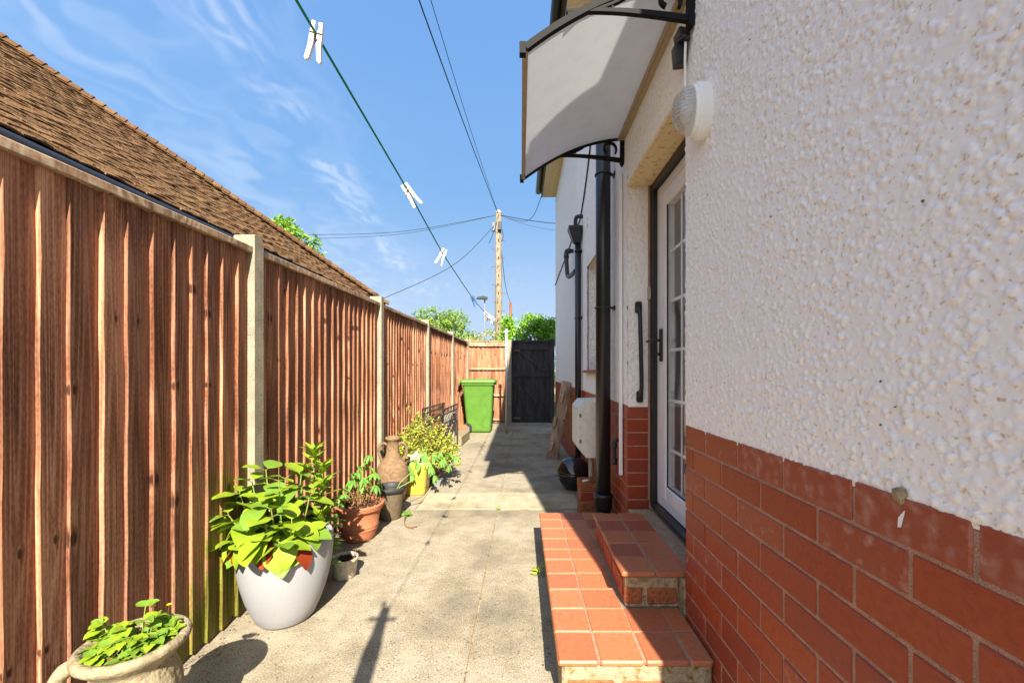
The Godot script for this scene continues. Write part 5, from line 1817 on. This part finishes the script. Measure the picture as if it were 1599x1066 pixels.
func small_pots() -> void:
	# little cream pot
	var c := W(-1.065, 0, 2.52)
	var o := thing("cream_pot", "small round cream plastic pot of bare soil beside the grey planter", "pot", c)
	var st := S(true)
	lathe(st, [Vector2(0, 0), Vector2(0.056, 0), Vector2(0.062, 0.006), Vector2(0.068, 0.05), Vector2(0.073, 0.098), Vector2(0.077, 0.10), Vector2(0.077, 0.118), Vector2(0.072, 0.119), Vector2(0.070, 0.10), Vector2(0.066, 0.085), Vector2(0, 0.085)], c, 36)
	part(st, "pot", mats["cream_plastic"], o)
	earth(c + Vector3(0, 0.088, 0), 0.062, o)
	st = S()
	tube(st, spline([c + Vector3(0.045, 0.09, -0.02), c + Vector3(0.052, 0.135, -0.025), c + Vector3(0.062, 0.165, -0.02)]), [0.004, 0.004, 0.0036, 0.0033, 0.003, 0.003, 0.0028, 0.0025, 0.002], 6)
	part(st, "dead_stalk", mats["dead_flower"], o)
	# terracotta pot
	c = W(-1.20, 0, 3.10)
	o = thing("terracotta_pot", "round terracotta pot with rolled rim and ridged waist full of dead flowers", "pot", c)
	st = S(true)
	lathe(st, [Vector2(0, 0), Vector2(0.105, 0), Vector2(0.112, 0.008), Vector2(0.122, 0.05), Vector2(0.130, 0.075), Vector2(0.134, 0.08), Vector2(0.134, 0.088), Vector2(0.131, 0.092), Vector2(0.138, 0.10), Vector2(0.138, 0.108), Vector2(0.135, 0.113), Vector2(0.148, 0.19), Vector2(0.153, 0.215), Vector2(0.166, 0.219), Vector2(0.173, 0.230), Vector2(0.171, 0.243), Vector2(0.178, 0.252), Vector2(0.176, 0.263), Vector2(0.166, 0.266), Vector2(0.156, 0.256), Vector2(0.150, 0.225), Vector2(0, 0.225)], c, 56)
	part(st, "pot", mats["terracotta"], o)
	earth(c + Vector3(0, 0.228, 0), 0.145, o)
	o = thing("dead_flowers", "clump of dried brown flower heads in the terracotta pot", "plant", c + Vector3(0, 0.24, 0))
	st = S()
	for i in 950:
		var a := rf(0, TAU)
		var q := 0.165 * sqrt(rng.randf())
		var p := c + Vector3(cos(a) * q, 0.235 + rf(0, 0.15) * (1.15 - pow(q / 0.165, 2.0)), sin(a) * q - 0.012)
		leaf(st, along(p, rdir() + Vector3(0, 0.4, 0), rf(-1, 1)), rf(0.012, 0.04), rf(0.003, 0.010), rf(-1.5, 2.0), 0.3, 3, 0.0, Color(0.20, 0.075, 0.04).lerp(Color(0.36, 0.20, 0.11), rng.randf()))
	var dry := part(st, "dry_heads", mats["foliage"], o)
	dry.set_meta("kind", "stuff")
	o = thing("peony", "leggy green plant with drooping fingered leaves rising behind the terracotta pot", "plant", c + Vector3(-0.02, 0.0, -0.1))
	st = S(true)
	var stems := S()
	for s in [[0.04, -0.05, 0.60], [0.10, -0.02, 0.47], [-0.06, 0.02, 0.47], [-0.10, 0.07, 0.38], [-0.03, -0.02, 0.52], [0.02, 0.0, 0.44], [-0.11, 0.10, 0.30]]:
		var foot := c + Vector3(s[0] * 0.3, 0.23, s[1] * 0.5 - 0.03)
		var tip := c + Vector3(s[0], s[2], s[1] - 0.02)
		tube(stems, spline([foot, foot.lerp(tip, 0.6) + Vector3(-s[0] * 0.2, 0.02, 0), tip]), 0.0025, 5)
		for k in 3:
			compound(st, tip - Vector3(0, 0.045 * k, 0), Vector3(cos(k * 2.3 + s[0] * 20), 0.1, sin(k * 2.3 + s[0] * 20)), 0.085, Color(0.10, 0.25, 0.05), Color(0.18, 0.38, 0.06))
	part(st, "foliage", mats["foliage"], o)
	part(stems, "stem", mats["stem"], o)
	# bucket
	c = W(-1.105, 0, 3.52)
	o = thing("black_bucket", "dusty black builders bucket beside the terracotta pot", "bucket", c)
	st = S(true)
	lathe(st, [Vector2(0, 0), Vector2(0.088, 0), Vector2(0.093, 0.008), Vector2(0.118, 0.232), Vector2(0.119, 0.236)], c, 44)
	part(st, "body", mats["bucket_dusty"], o)
	st = S(true)
	lathe(st, [Vector2(0.1195, 0.228), Vector2(0.130, 0.229), Vector2(0.132, 0.25), Vector2(0.133, 0.262), Vector2(0.128, 0.268), Vector2(0.121, 0.266), Vector2(0.113, 0.23), Vector2(0.090, 0.02), Vector2(0, 0.02)], c, 44)
	part(st, "rim", mats["bucket_plastic"], o)
	st = S(true)
	tube(st, [c + Vector3(-0.01, 0.12, 0.02), c + Vector3(0.09, 0.30, 0.0), c + Vector3(0.22, 0.42, -0.1)], 0.004, 6)
	tube(st, [c + Vector3(0.04, 0.12, 0.06), c + Vector3(0.10, 0.275, 0.07), c + Vector3(0.24, 0.34, 0.0)], 0.0045, 6)
	part(st, "cane", mats["stem"], o)
	# amphora
	c = W(-1.205, 0, 3.92)
	o = thing("amphora", "old clay amphora with a narrow neck and two looped handles", "amphora", c)
	st = S(true)
	lathe(st, [Vector2(0, 0), Vector2(0.10, 0), Vector2(0.106, 0.01), Vector2(0.125, 0.10), Vector2(0.143, 0.20), Vector2(0.146, 0.27), Vector2(0.138, 0.33), Vector2(0.118, 0.375), Vector2(0.088, 0.41), Vector2(0.068, 0.44), Vector2(0.060, 0.48), Vector2(0.056, 0.54), Vector2(0.056, 0.585), Vector2(0.068, 0.592), Vector2(0.071, 0.604), Vector2(0.068, 0.618), Vector2(0.056, 0.62), Vector2(0.05, 0.60), Vector2(0.05, 0.50), Vector2(0, 0.49)], c, 44)
	part(st, "body", mats["old_terracotta"], o)
	for s in [-1.0, 1.0]:
		st = S(true)
		var d := Vector3(s, 0, -0.12 * s)
		tube(st, spline([c + d * 0.05 + Vector3(0, 0.545, 0), c + d * 0.09 + Vector3(0, 0.558, 0), c + d * 0.122 + Vector3(0, 0.53, 0), c + d * 0.125 + Vector3(0, 0.47, 0), c + d * 0.105 + Vector3(0, 0.41, 0), c + d * 0.092 + Vector3(0, 0.385, 0)]), 0.014, 10)
		part(st, "handle", mats["old_terracotta"], o)

func yellow_pot() -> void:
	var c := W(-1.085, 0, 4.25)
	var o := thing("yellow_pot", "bright yellow glazed square shouldered pot", "pot", c)
	var st := S()
	loft(st, [[c + Vector3(0, 0, 0), 0.118, 0.118, 0.045], [c + Vector3(0, 0.012, 0), 0.127, 0.127, 0.05], [c + Vector3(0, 0.15, 0), 0.142, 0.142, 0.055], [c + Vector3(0, 0.29, 0), 0.154, 0.154, 0.055], [c + Vector3(0, 0.315, 0), 0.158, 0.158, 0.055], [c + Vector3(0, 0.33, 0), 0.150, 0.150, 0.05], [c + Vector3(0, 0.315, 0), 0.138, 0.138, 0.05]], 6)
	part(st, "pot", mats["yellow_glaze"], o)
	st = S()
	loft(st, [[c + Vector3(0, 0.3, 0), 0.13, 0.13, 0.05], [c + Vector3(0, 0.325, 0), 0.12, 0.12, 0.05]])
	part(st, "soil", mats["soil"], o)
	# golden shrub: arching sprigs set with small leaves
	var b := W(-1.03, 0.0, 4.62)
	o = thing("golden_shrub", "bushy shrub with small golden yellow leaves behind the yellow pot", "shrub", b)
	st = S()
	var stems := S()
	for i in 200:
		var a := rf(0, TAU)
		var q := sqrt(rng.randf())
		var foot := b + Vector3(cos(a) * 0.08, 0.0, sin(a) * 0.08)
		var tip := b + Vector3(cos(a) * q * 0.40 - 0.04, rf(0.45, 0.72) * (1.12 - 0.55 * q * q) + (0.14 if i == 3 or i == 4 else 0.0), sin(a) * q * 0.28)
		if i == 3:
			tip = b + Vector3(-0.20, 0.84, 0.1)
		if i < 3:
			tip = b + Vector3(0.36, 0.20 + 0.08 * i, 0.02 * i)
		var line := spline([foot, foot.lerp(tip, 0.55) + Vector3(0, 0.05, 0), tip], 5)
		tube(stems, line, 0.0025, 5)
		for k in 40:
			var t := 0.35 + 0.65 * k / 39.0
			var p: Vector3 = line[int(t * 10.0)] if t < 1.0 else tip
			p = p.lerp(line[mini(10, int(t * 10.0) + 1)], fmod(t * 10.0, 1.0))
			var g := rng.randf()
			var col := Color(0.56, 0.50, 0.09).lerp(Color(0.40, 0.45, 0.06), g) if rng.randf() < 0.72 else Color(0.24, 0.38, 0.05)
			if rng.randf() < 0.06:
				col = Color(0.55, 0.28, 0.08)
			leaf(st, along(p, rdir() + Vector3(0, 0.35, 0), rf(-1, 1)), rf(0.022, 0.042), rf(0.012, 0.020), 0.5, 0.25, 3, 0.0, col)
	part(st, "foliage", mats["foliage"], o)
	part(stems, "stem", mats["bark"], o)
	# trailing plant in the pot
	o = thing("trailing_peony", "drooping green leaves trailing over the front of the yellow pot", "plant", c + Vector3(0, 0.31, 0))
	st = S(true)
	stems = S()
	for s in [[0.36, 0.30, 0.10], [0.30, 0.34, 0.0], [0.20, 0.30, 0.16], [0.08, 0.33, 0.18], [-0.02, 0.32, 0.16], [0.14, 0.40, 0.10], [0.24, 0.22, 0.17], [0.02, 0.22, 0.19], [0.42, 0.36, -0.02], [-0.06, 0.16, 0.19]]:
		var foot := c + Vector3(s[0] * 0.2, 0.32, s[2] * 0.3)
		var tip := c + Vector3(s[0], s[1], s[2])
		var line := spline([foot, foot.lerp(tip, 0.5) + Vector3(0, 0.07, 0), tip], 4)
		tube(stems, line, 0.0028, 5)
		for k in [4, 6, 8]:
			compound(st, line[k], Vector3(s[0] + 0.05, -0.1, s[2]).rotated(Vector3.UP, rf(-0.9, 0.9)).normalized(), 0.095, Color(0.11, 0.26, 0.05), Color(0.22, 0.40, 0.07))
	part(st, "foliage", mats["foliage"], o)
	part(stems, "stem", mats["stem"], o)
	# starfish-like ornament
	o = thing("star_ornament", "cream five pointed star ornament resting on the yellow pot", "ornament", c + Vector3(0.02, 0.36, 0.12))
	var star := PackedVector2Array()
	for i in 10:
		var a := PI / 2 + i * PI / 5
		star.append(Vector2(cos(a), sin(a)) * (0.115 if i % 2 == 0 else 0.045))
	st = S()
	slab(st, star, c + Vector3(0.03, 0.375, 0.09), Basis(Vector3(1, 0.12, 0), Vector3(-0.05, 0.35, -0.95), Vector3(0, 0.95, 0.35)).orthonormalized(), 0.014)
	part(st, "star", mats["cream_plastic"], o)
	# small dark heap of pots behind
	o = thing("grey_stone", "flat grey stone lying on the path beside the yellow pot", "stone", W(-0.86, 0, 4.55))
	st = S()
	loft(st, [[W(-0.87, 0.0, 4.55), 0.09, 0.07, 0.03], [W(-0.87, 0.04, 4.55), 0.085, 0.065, 0.03], [W(-0.87, 0.055, 4.55), 0.06, 0.045, 0.03]])
	part(st, "stone", mats["hub_grey"], o)

func weeds() -> void:
	for w in [[W(0.112, 0, 2.52), 0.05, "yellow green weed growing against the side of the doorstep", 26, Color(0.45, 0.42, 0.03), Color(0.30, 0.42, 0.04)], [W(-0.20, 0, 3.72), 0.03, "tiny green weed in the joint of the path", 16, Color(0.14, 0.30, 0.04), Color(0.24, 0.40, 0.06)], [W(-0.985, 0, 3.55), 0.07, "green weed sprouting beside the black bucket", 40, Color(0.10, 0.22, 0.04), Color(0.22, 0.36, 0.06)], [W(0.63, 0, 5.3), 0.06, "low green weed at the foot of the wall behind the barbecue", 40, Color(0.08, 0.18, 0.03), Color(0.14, 0.26, 0.05)]]:
		var o := thing("weed", w[2], "weed", w[0])
		var st := S()
		for i in w[3]:
			var a := rf(0, TAU)
			leaf(st, along(w[0] + Vector3(cos(a), 0, sin(a)) * w[1] * 0.25 + Vector3(0, 0.004 + (rf(0, 0.05) if w[1] == 0.05 else 0.0), 0), Vector3(cos(a), rf(0.3, 1.4), sin(a)), rf(-1, 1)), w[1] * rf(0.5, 1.0), w[1] * 0.28, 0.8, 0.25, 4, 0.0, w[4].lerp(w[5], rng.randf()))
		part(st, "foliage", mats["foliage"], o)
	var o := thing("twig", "thin curled red brown twig lying on the path", "twig", W(-0.86, 0, 3.4))
	var st := S()
	tube(st, spline([W(-0.965, 0.02, 3.5), W(-0.955, 0.012, 3.42), W(-0.92, 0.008, 3.32), W(-0.88, 0.006, 3.28), W(-0.82, 0.01, 3.30)]), 0.0032, 6)
	tube(st, [W(-0.90, 0.008, 3.295), W(-0.84, 0.012, 3.25)], 0.0025, 5)
	part(st, "stalk", mats["dead_flower"], o)

# ---------------------------------------------------------------- beyond the fence and the gate
func litter() -> void:
	var o := thing("leaf_litter", "scatter of dry brown leaf bits and crumbs of earth along the foot of the fence", "litter", W(-1.3, 0, 3.0))
	o.set_meta("kind", "stuff")
	var st := S()
	for i in 420:
		var d := rf(1.55, 9.0)
		var p := W(fence_x(d) + 0.035 + 0.16 * pow(rng.randf(), 2.5), 0.003, d)
		if i % 6 == 0:
			d = rf(1.3, 8.0)
			p = W((0.118 if d < 3.05 else 0.68) - 0.10 * pow(rng.randf(), 2.5), 0.003, d)
		elif i % 6 == 1:
			p = W(edge_line(-0.245, d) + rf(-0.012, 0.012), 0.002, d)
		leaf(st, along(p, Vector3(rf(-1, 1), rf(0.0, 0.25), rf(-1, 1)), rf(-0.3, 0.3)), rf(0.006, 0.024), rf(0.004, 0.010), rf(-0.5, 0.8), 0.25, 3, 0.0, Color(0.10, 0.06, 0.035).lerp(Color(0.26, 0.17, 0.09), rng.randf()))
	part(st, "bits", mats["foliage"], o)

func limbs(st: SurfaceTool, foot: Vector3, top: Vector3, r: float, n: int, spread: float) -> void:
	tube(st, [foot, foot.lerp(top, 0.5) + Vector3(rf(-0.1, 0.1), 0, rf(-0.1, 0.1)), top], [r, r * 0.75, r * 0.4], 8)
	for i in n:
		var p := foot.lerp(top, rf(0.35, 0.95))
		var a := rf(0, TAU)
		tube(st, [p, p + Vector3(cos(a) * spread * 0.5, spread * 0.35, sin(a) * spread * 0.5), p + Vector3(cos(a) * spread, spread * 0.6, sin(a) * spread)], [r * 0.4, r * 0.25, r * 0.1], 6)

func tree(called: String, label: String, category: String, foot: Vector3, top_y: float, r: float, lobes: Array, clumps: int, per: int, size: float, spread: float, c0: Color, c1: Color) -> void:
	var o := thing(called, label, category, foot)
	var st := S()
	limbs(st, foot, Vector3(foot.x, top_y, foot.z), r, 7, spread * 3.0)
	part(st, "trunk", mats["bark"], o)
	st = S()
	crown(st, lobes, clumps, per, size, spread, c0, c1)
	part(st, "crown", mats["foliage"], o)

func beyond() -> void:
	var g0 := Color(0.15, 0.26, 0.04)
	var g1 := Color(0.30, 0.42, 0.08)
	tree("feathery_tree", "feathery pale green tree above the far fence panels", "tree", W(-3.9, 0, 20), 3.4, 0.13, [[W(-3.6, 2.9, 20), Vector3(1.2, 1.1, 1.0)], [W(-4.3, 3.5, 20), Vector3(0.9, 0.8, 0.9)], [W(-3.3, 3.6, 20), Vector3(0.7, 0.55, 0.7)], [W(-2.9, 2.5, 20), Vector3(0.8, 0.9, 0.8)], [W(-4.7, 3.0, 20), Vector3(0.8, 0.8, 0.8)]], 170, 42, 0.11, 0.26, g0, g1)
	tree("blossom_bush", "cream blossomed bush behind the end fence panel", "bush", W(-1.25, 0, 14), 1.9, 0.07, [[W(-1.1, 2.0, 14), Vector3(0.75, 0.55, 0.6)], [W(-1.6, 1.85, 14), Vector3(0.5, 0.45, 0.5)], [W(-0.7, 2.1, 14), Vector3(0.4, 0.45, 0.4)]], 120, 40, 0.075, 0.16, Color(0.42, 0.40, 0.20), Color(0.30, 0.34, 0.09))
	tree("bright_shrub", "bright green leafy shrub rising behind the black gate", "bush", W(0.3, 0, 12), 2.2, 0.07, [[W(0.25, 2.0, 12), Vector3(0.75, 0.6, 0.6)], [W(-0.2, 2.05, 12), Vector3(0.4, 0.42, 0.4)], [W(0.75, 2.05, 12), Vector3(0.4, 0.45, 0.4)], [W(0.25, 2.55, 12), Vector3(0.25, 0.25, 0.25)], [W(-0.35, 2.45, 12), Vector3(0.14, 0.3, 0.14)], [W(0.62, 2.45, 12), Vector3(0.14, 0.3, 0.14)], [W(0.9, 2.35, 12), Vector3(0.16, 0.3, 0.16)]], 190, 38, 0.085, 0.15, Color(0.17, 0.36, 0.04), Color(0.32, 0.52, 0.06))
	tree("maple_tree", "green tree top showing above the ridge of the tiled roof", "tree", W(-8.3, 0, 14), 5.6, 0.15, [[W(-8.1, 5.6, 14), Vector3(0.9, 0.7, 0.8)], [W(-7.6, 5.2, 14), Vector3(0.7, 0.75, 0.7)], [W(-8.8, 5.6, 14), Vector3(0.7, 0.6, 0.7)]], 80, 36, 0.17, 0.26, Color(0.16, 0.30, 0.04), Color(0.30, 0.46, 0.06))
	tree("far_hedge", "low dark green hedge along the road beyond the gate", "hedge", W(-4.0, 0, 34), 1.4, 0.05, [[W(-9, 1.0, 34), Vector3(4.0, 1.0, 0.8)], [W(-2, 1.0, 34), Vector3(4.0, 0.95, 0.8)], [W(4, 1.0, 34), Vector3(4.0, 1.0, 0.8)]], 240, 30, 0.22, 0.45, Color(0.07, 0.14, 0.03), Color(0.14, 0.22, 0.05))
	# telephone pole
	var px := -0.905
	var o := thing("telephone_pole", "weathered wooden telephone pole with step irons and a black cable box", "pole", W(px, 0, 17))
	var st := S(true)
	tube(st, [W(px, -0.1, 17), W(px, 3.5, 17), W(px, 7.62, 17)], [0.165, 0.15, 0.115], 16)
	part(st, "shaft", mats["pole_wood"], o)
	st = S(true)
	lathe(st, [Vector2(0.118, 0), Vector2(0.13, 0.02), Vector2(0.12, 0.10), Vector2(0.06, 0.16), Vector2(0, 0.17)], W(px, 7.6, 17), 14)
	part(st, "cap", mats["post_concrete"], o)
	for s in [[-0.19, 7.02, 0.12, 0.36], [0.06, 7.05, 0.14, 0.34]]:
		st = S()
		box(st, W(px + s[0], s[1], 16.83), Vector3(s[2], s[3], 0.14), 0.015)
		part(st, "cable_box", mats["plastic_black"] if s[0] > 0 else mats["hub_grey"], o)
	for i in 14:
		st = S()
		var s := -1.0 if i % 2 else 1.0
		var y := 2.2 + 0.36 * i
		tube(st, [W(px, y, 16.87), W(px + 0.03 * s, y, 16.77)], 0.018, 6)
		tube(st, [W(px + 0.12 * s, y, 17), W(px + 0.27 * s, y, 16.95)], 0.012, 6)
		part(st, "step_iron", mats["rust"], o)
	st = S()
	tube(st, spline([W(px - 0.18, 6.85, 16.8), W(px - 0.25, 6.6, 16.78), W(px - 0.38, 6.35, 16.8), W(px - 0.30, 6.5, 16.8)]), 0.012, 5)
	tube(st, spline([W(px + 0.16, 6.9, 16.8), W(px + 0.2, 6.6, 16.78), W(px + 0.12, 6.4, 16.82)]), 0.012, 5)
	part(st, "loose_cable", mats["wire"], o)
	# street lamp and far mast
	o = thing("street_lamp", "slim dark street lamp with a flat head far beyond the fence", "street lamp", W(-3.45, 0, 40))
	st = S(true)
	tube(st, [W(-3.45, 0, 40), W(-3.45, 4.2, 40), W(-3.45, 7.7, 40)], [0.11, 0.085, 0.06], 10)
	part(st, "column", mats["hub_grey"], o)
	st = S()
	tube(st, [W(-3.45, 7.65, 40), W(-3.45, 8.0, 40)], 0.07, 8)
	slab(st, PackedVector2Array([Vector2(-0.75, 8.02), Vector2(0.3, 8.0), Vector2(0.32, 8.2), Vector2(-0.1, 8.3), Vector2(-0.7, 8.18)]), W(-3.5, 0, 40.2), Basis(Vector3(1, 0, 0), Vector3(0, 1, 0), Vector3(0, 0, 1)), 0.45)
	part(st, "head", mats["plastic_black"], o)
	o = thing("red_brown_post", "thin red brown timber post rising above the bright shrub", "pole", W(-0.72, 0, 30))
	st = S(true)
	tube(st, [W(-0.72, -0.1, 30), W(-0.72, 6.1, 30)], 0.09, 8)
	part(st, "shaft", mats["rust"], o)
	# overhead wires
	var top := W(px, 7.55, 16.95)
	var wires := [["pair of overhead wires, thicker one, running from the pole above the path", [top, W(-1.46, 6.56, 6.0), W(-2.1, 6.3, -6.0)], 0.011], ["thin overhead wire running from the pole above the path", [top, W(-1.30, 6.60, 6.05), W(-1.7, 6.5, -6.0)], 0.006], ["long wire running from the pole across to the maple tree", [top, W(-5.0, 6.95, 17.2), W(-9.2, 6.95, 17.6)], 0.010], ["second long wire just below, from the pole towards the maple tree", [top, W(-5.0, 6.85, 17.2), W(-9.2, 6.75, 17.5)], 0.008], ["slack wire curving down from the pole behind the fence", [W(px, 7.3, 16.95), W(-2.5, 5.15, 15.5), W(-5.1, 3.75, 15.0)], 0.011], ["dark double wire from the pole to behind the white house", [top, W(1.4, 7.22, 17.0), W(6.0, 7.0, 17.0)], 0.016], ["faint sagging wire from the pole to behind the white house", [top, W(1.4, 6.95, 17.0), W(6.0, 7.0, 17.0)], 0.006], ["wire rising from the pole to the eaves of the white house", [top, W(0.15, 5.35, 11.5), W(0.44, 4.80, 8.44)], 0.007], ["wire dropping from the pole to the red brown post", [W(px + 0.1, 6.3, 17.0), W(-0.82, 5.8, 23.0), W(-0.72, 6.05, 30)], 0.014]]
	for w in wires:
		o = thing("overhead_wire", w[0], "wire", w[1][0])
		st = S()
		tube(st, spline(w[1], 10), w[2], 5)
		part(st, "cable", mats["wire"], o)
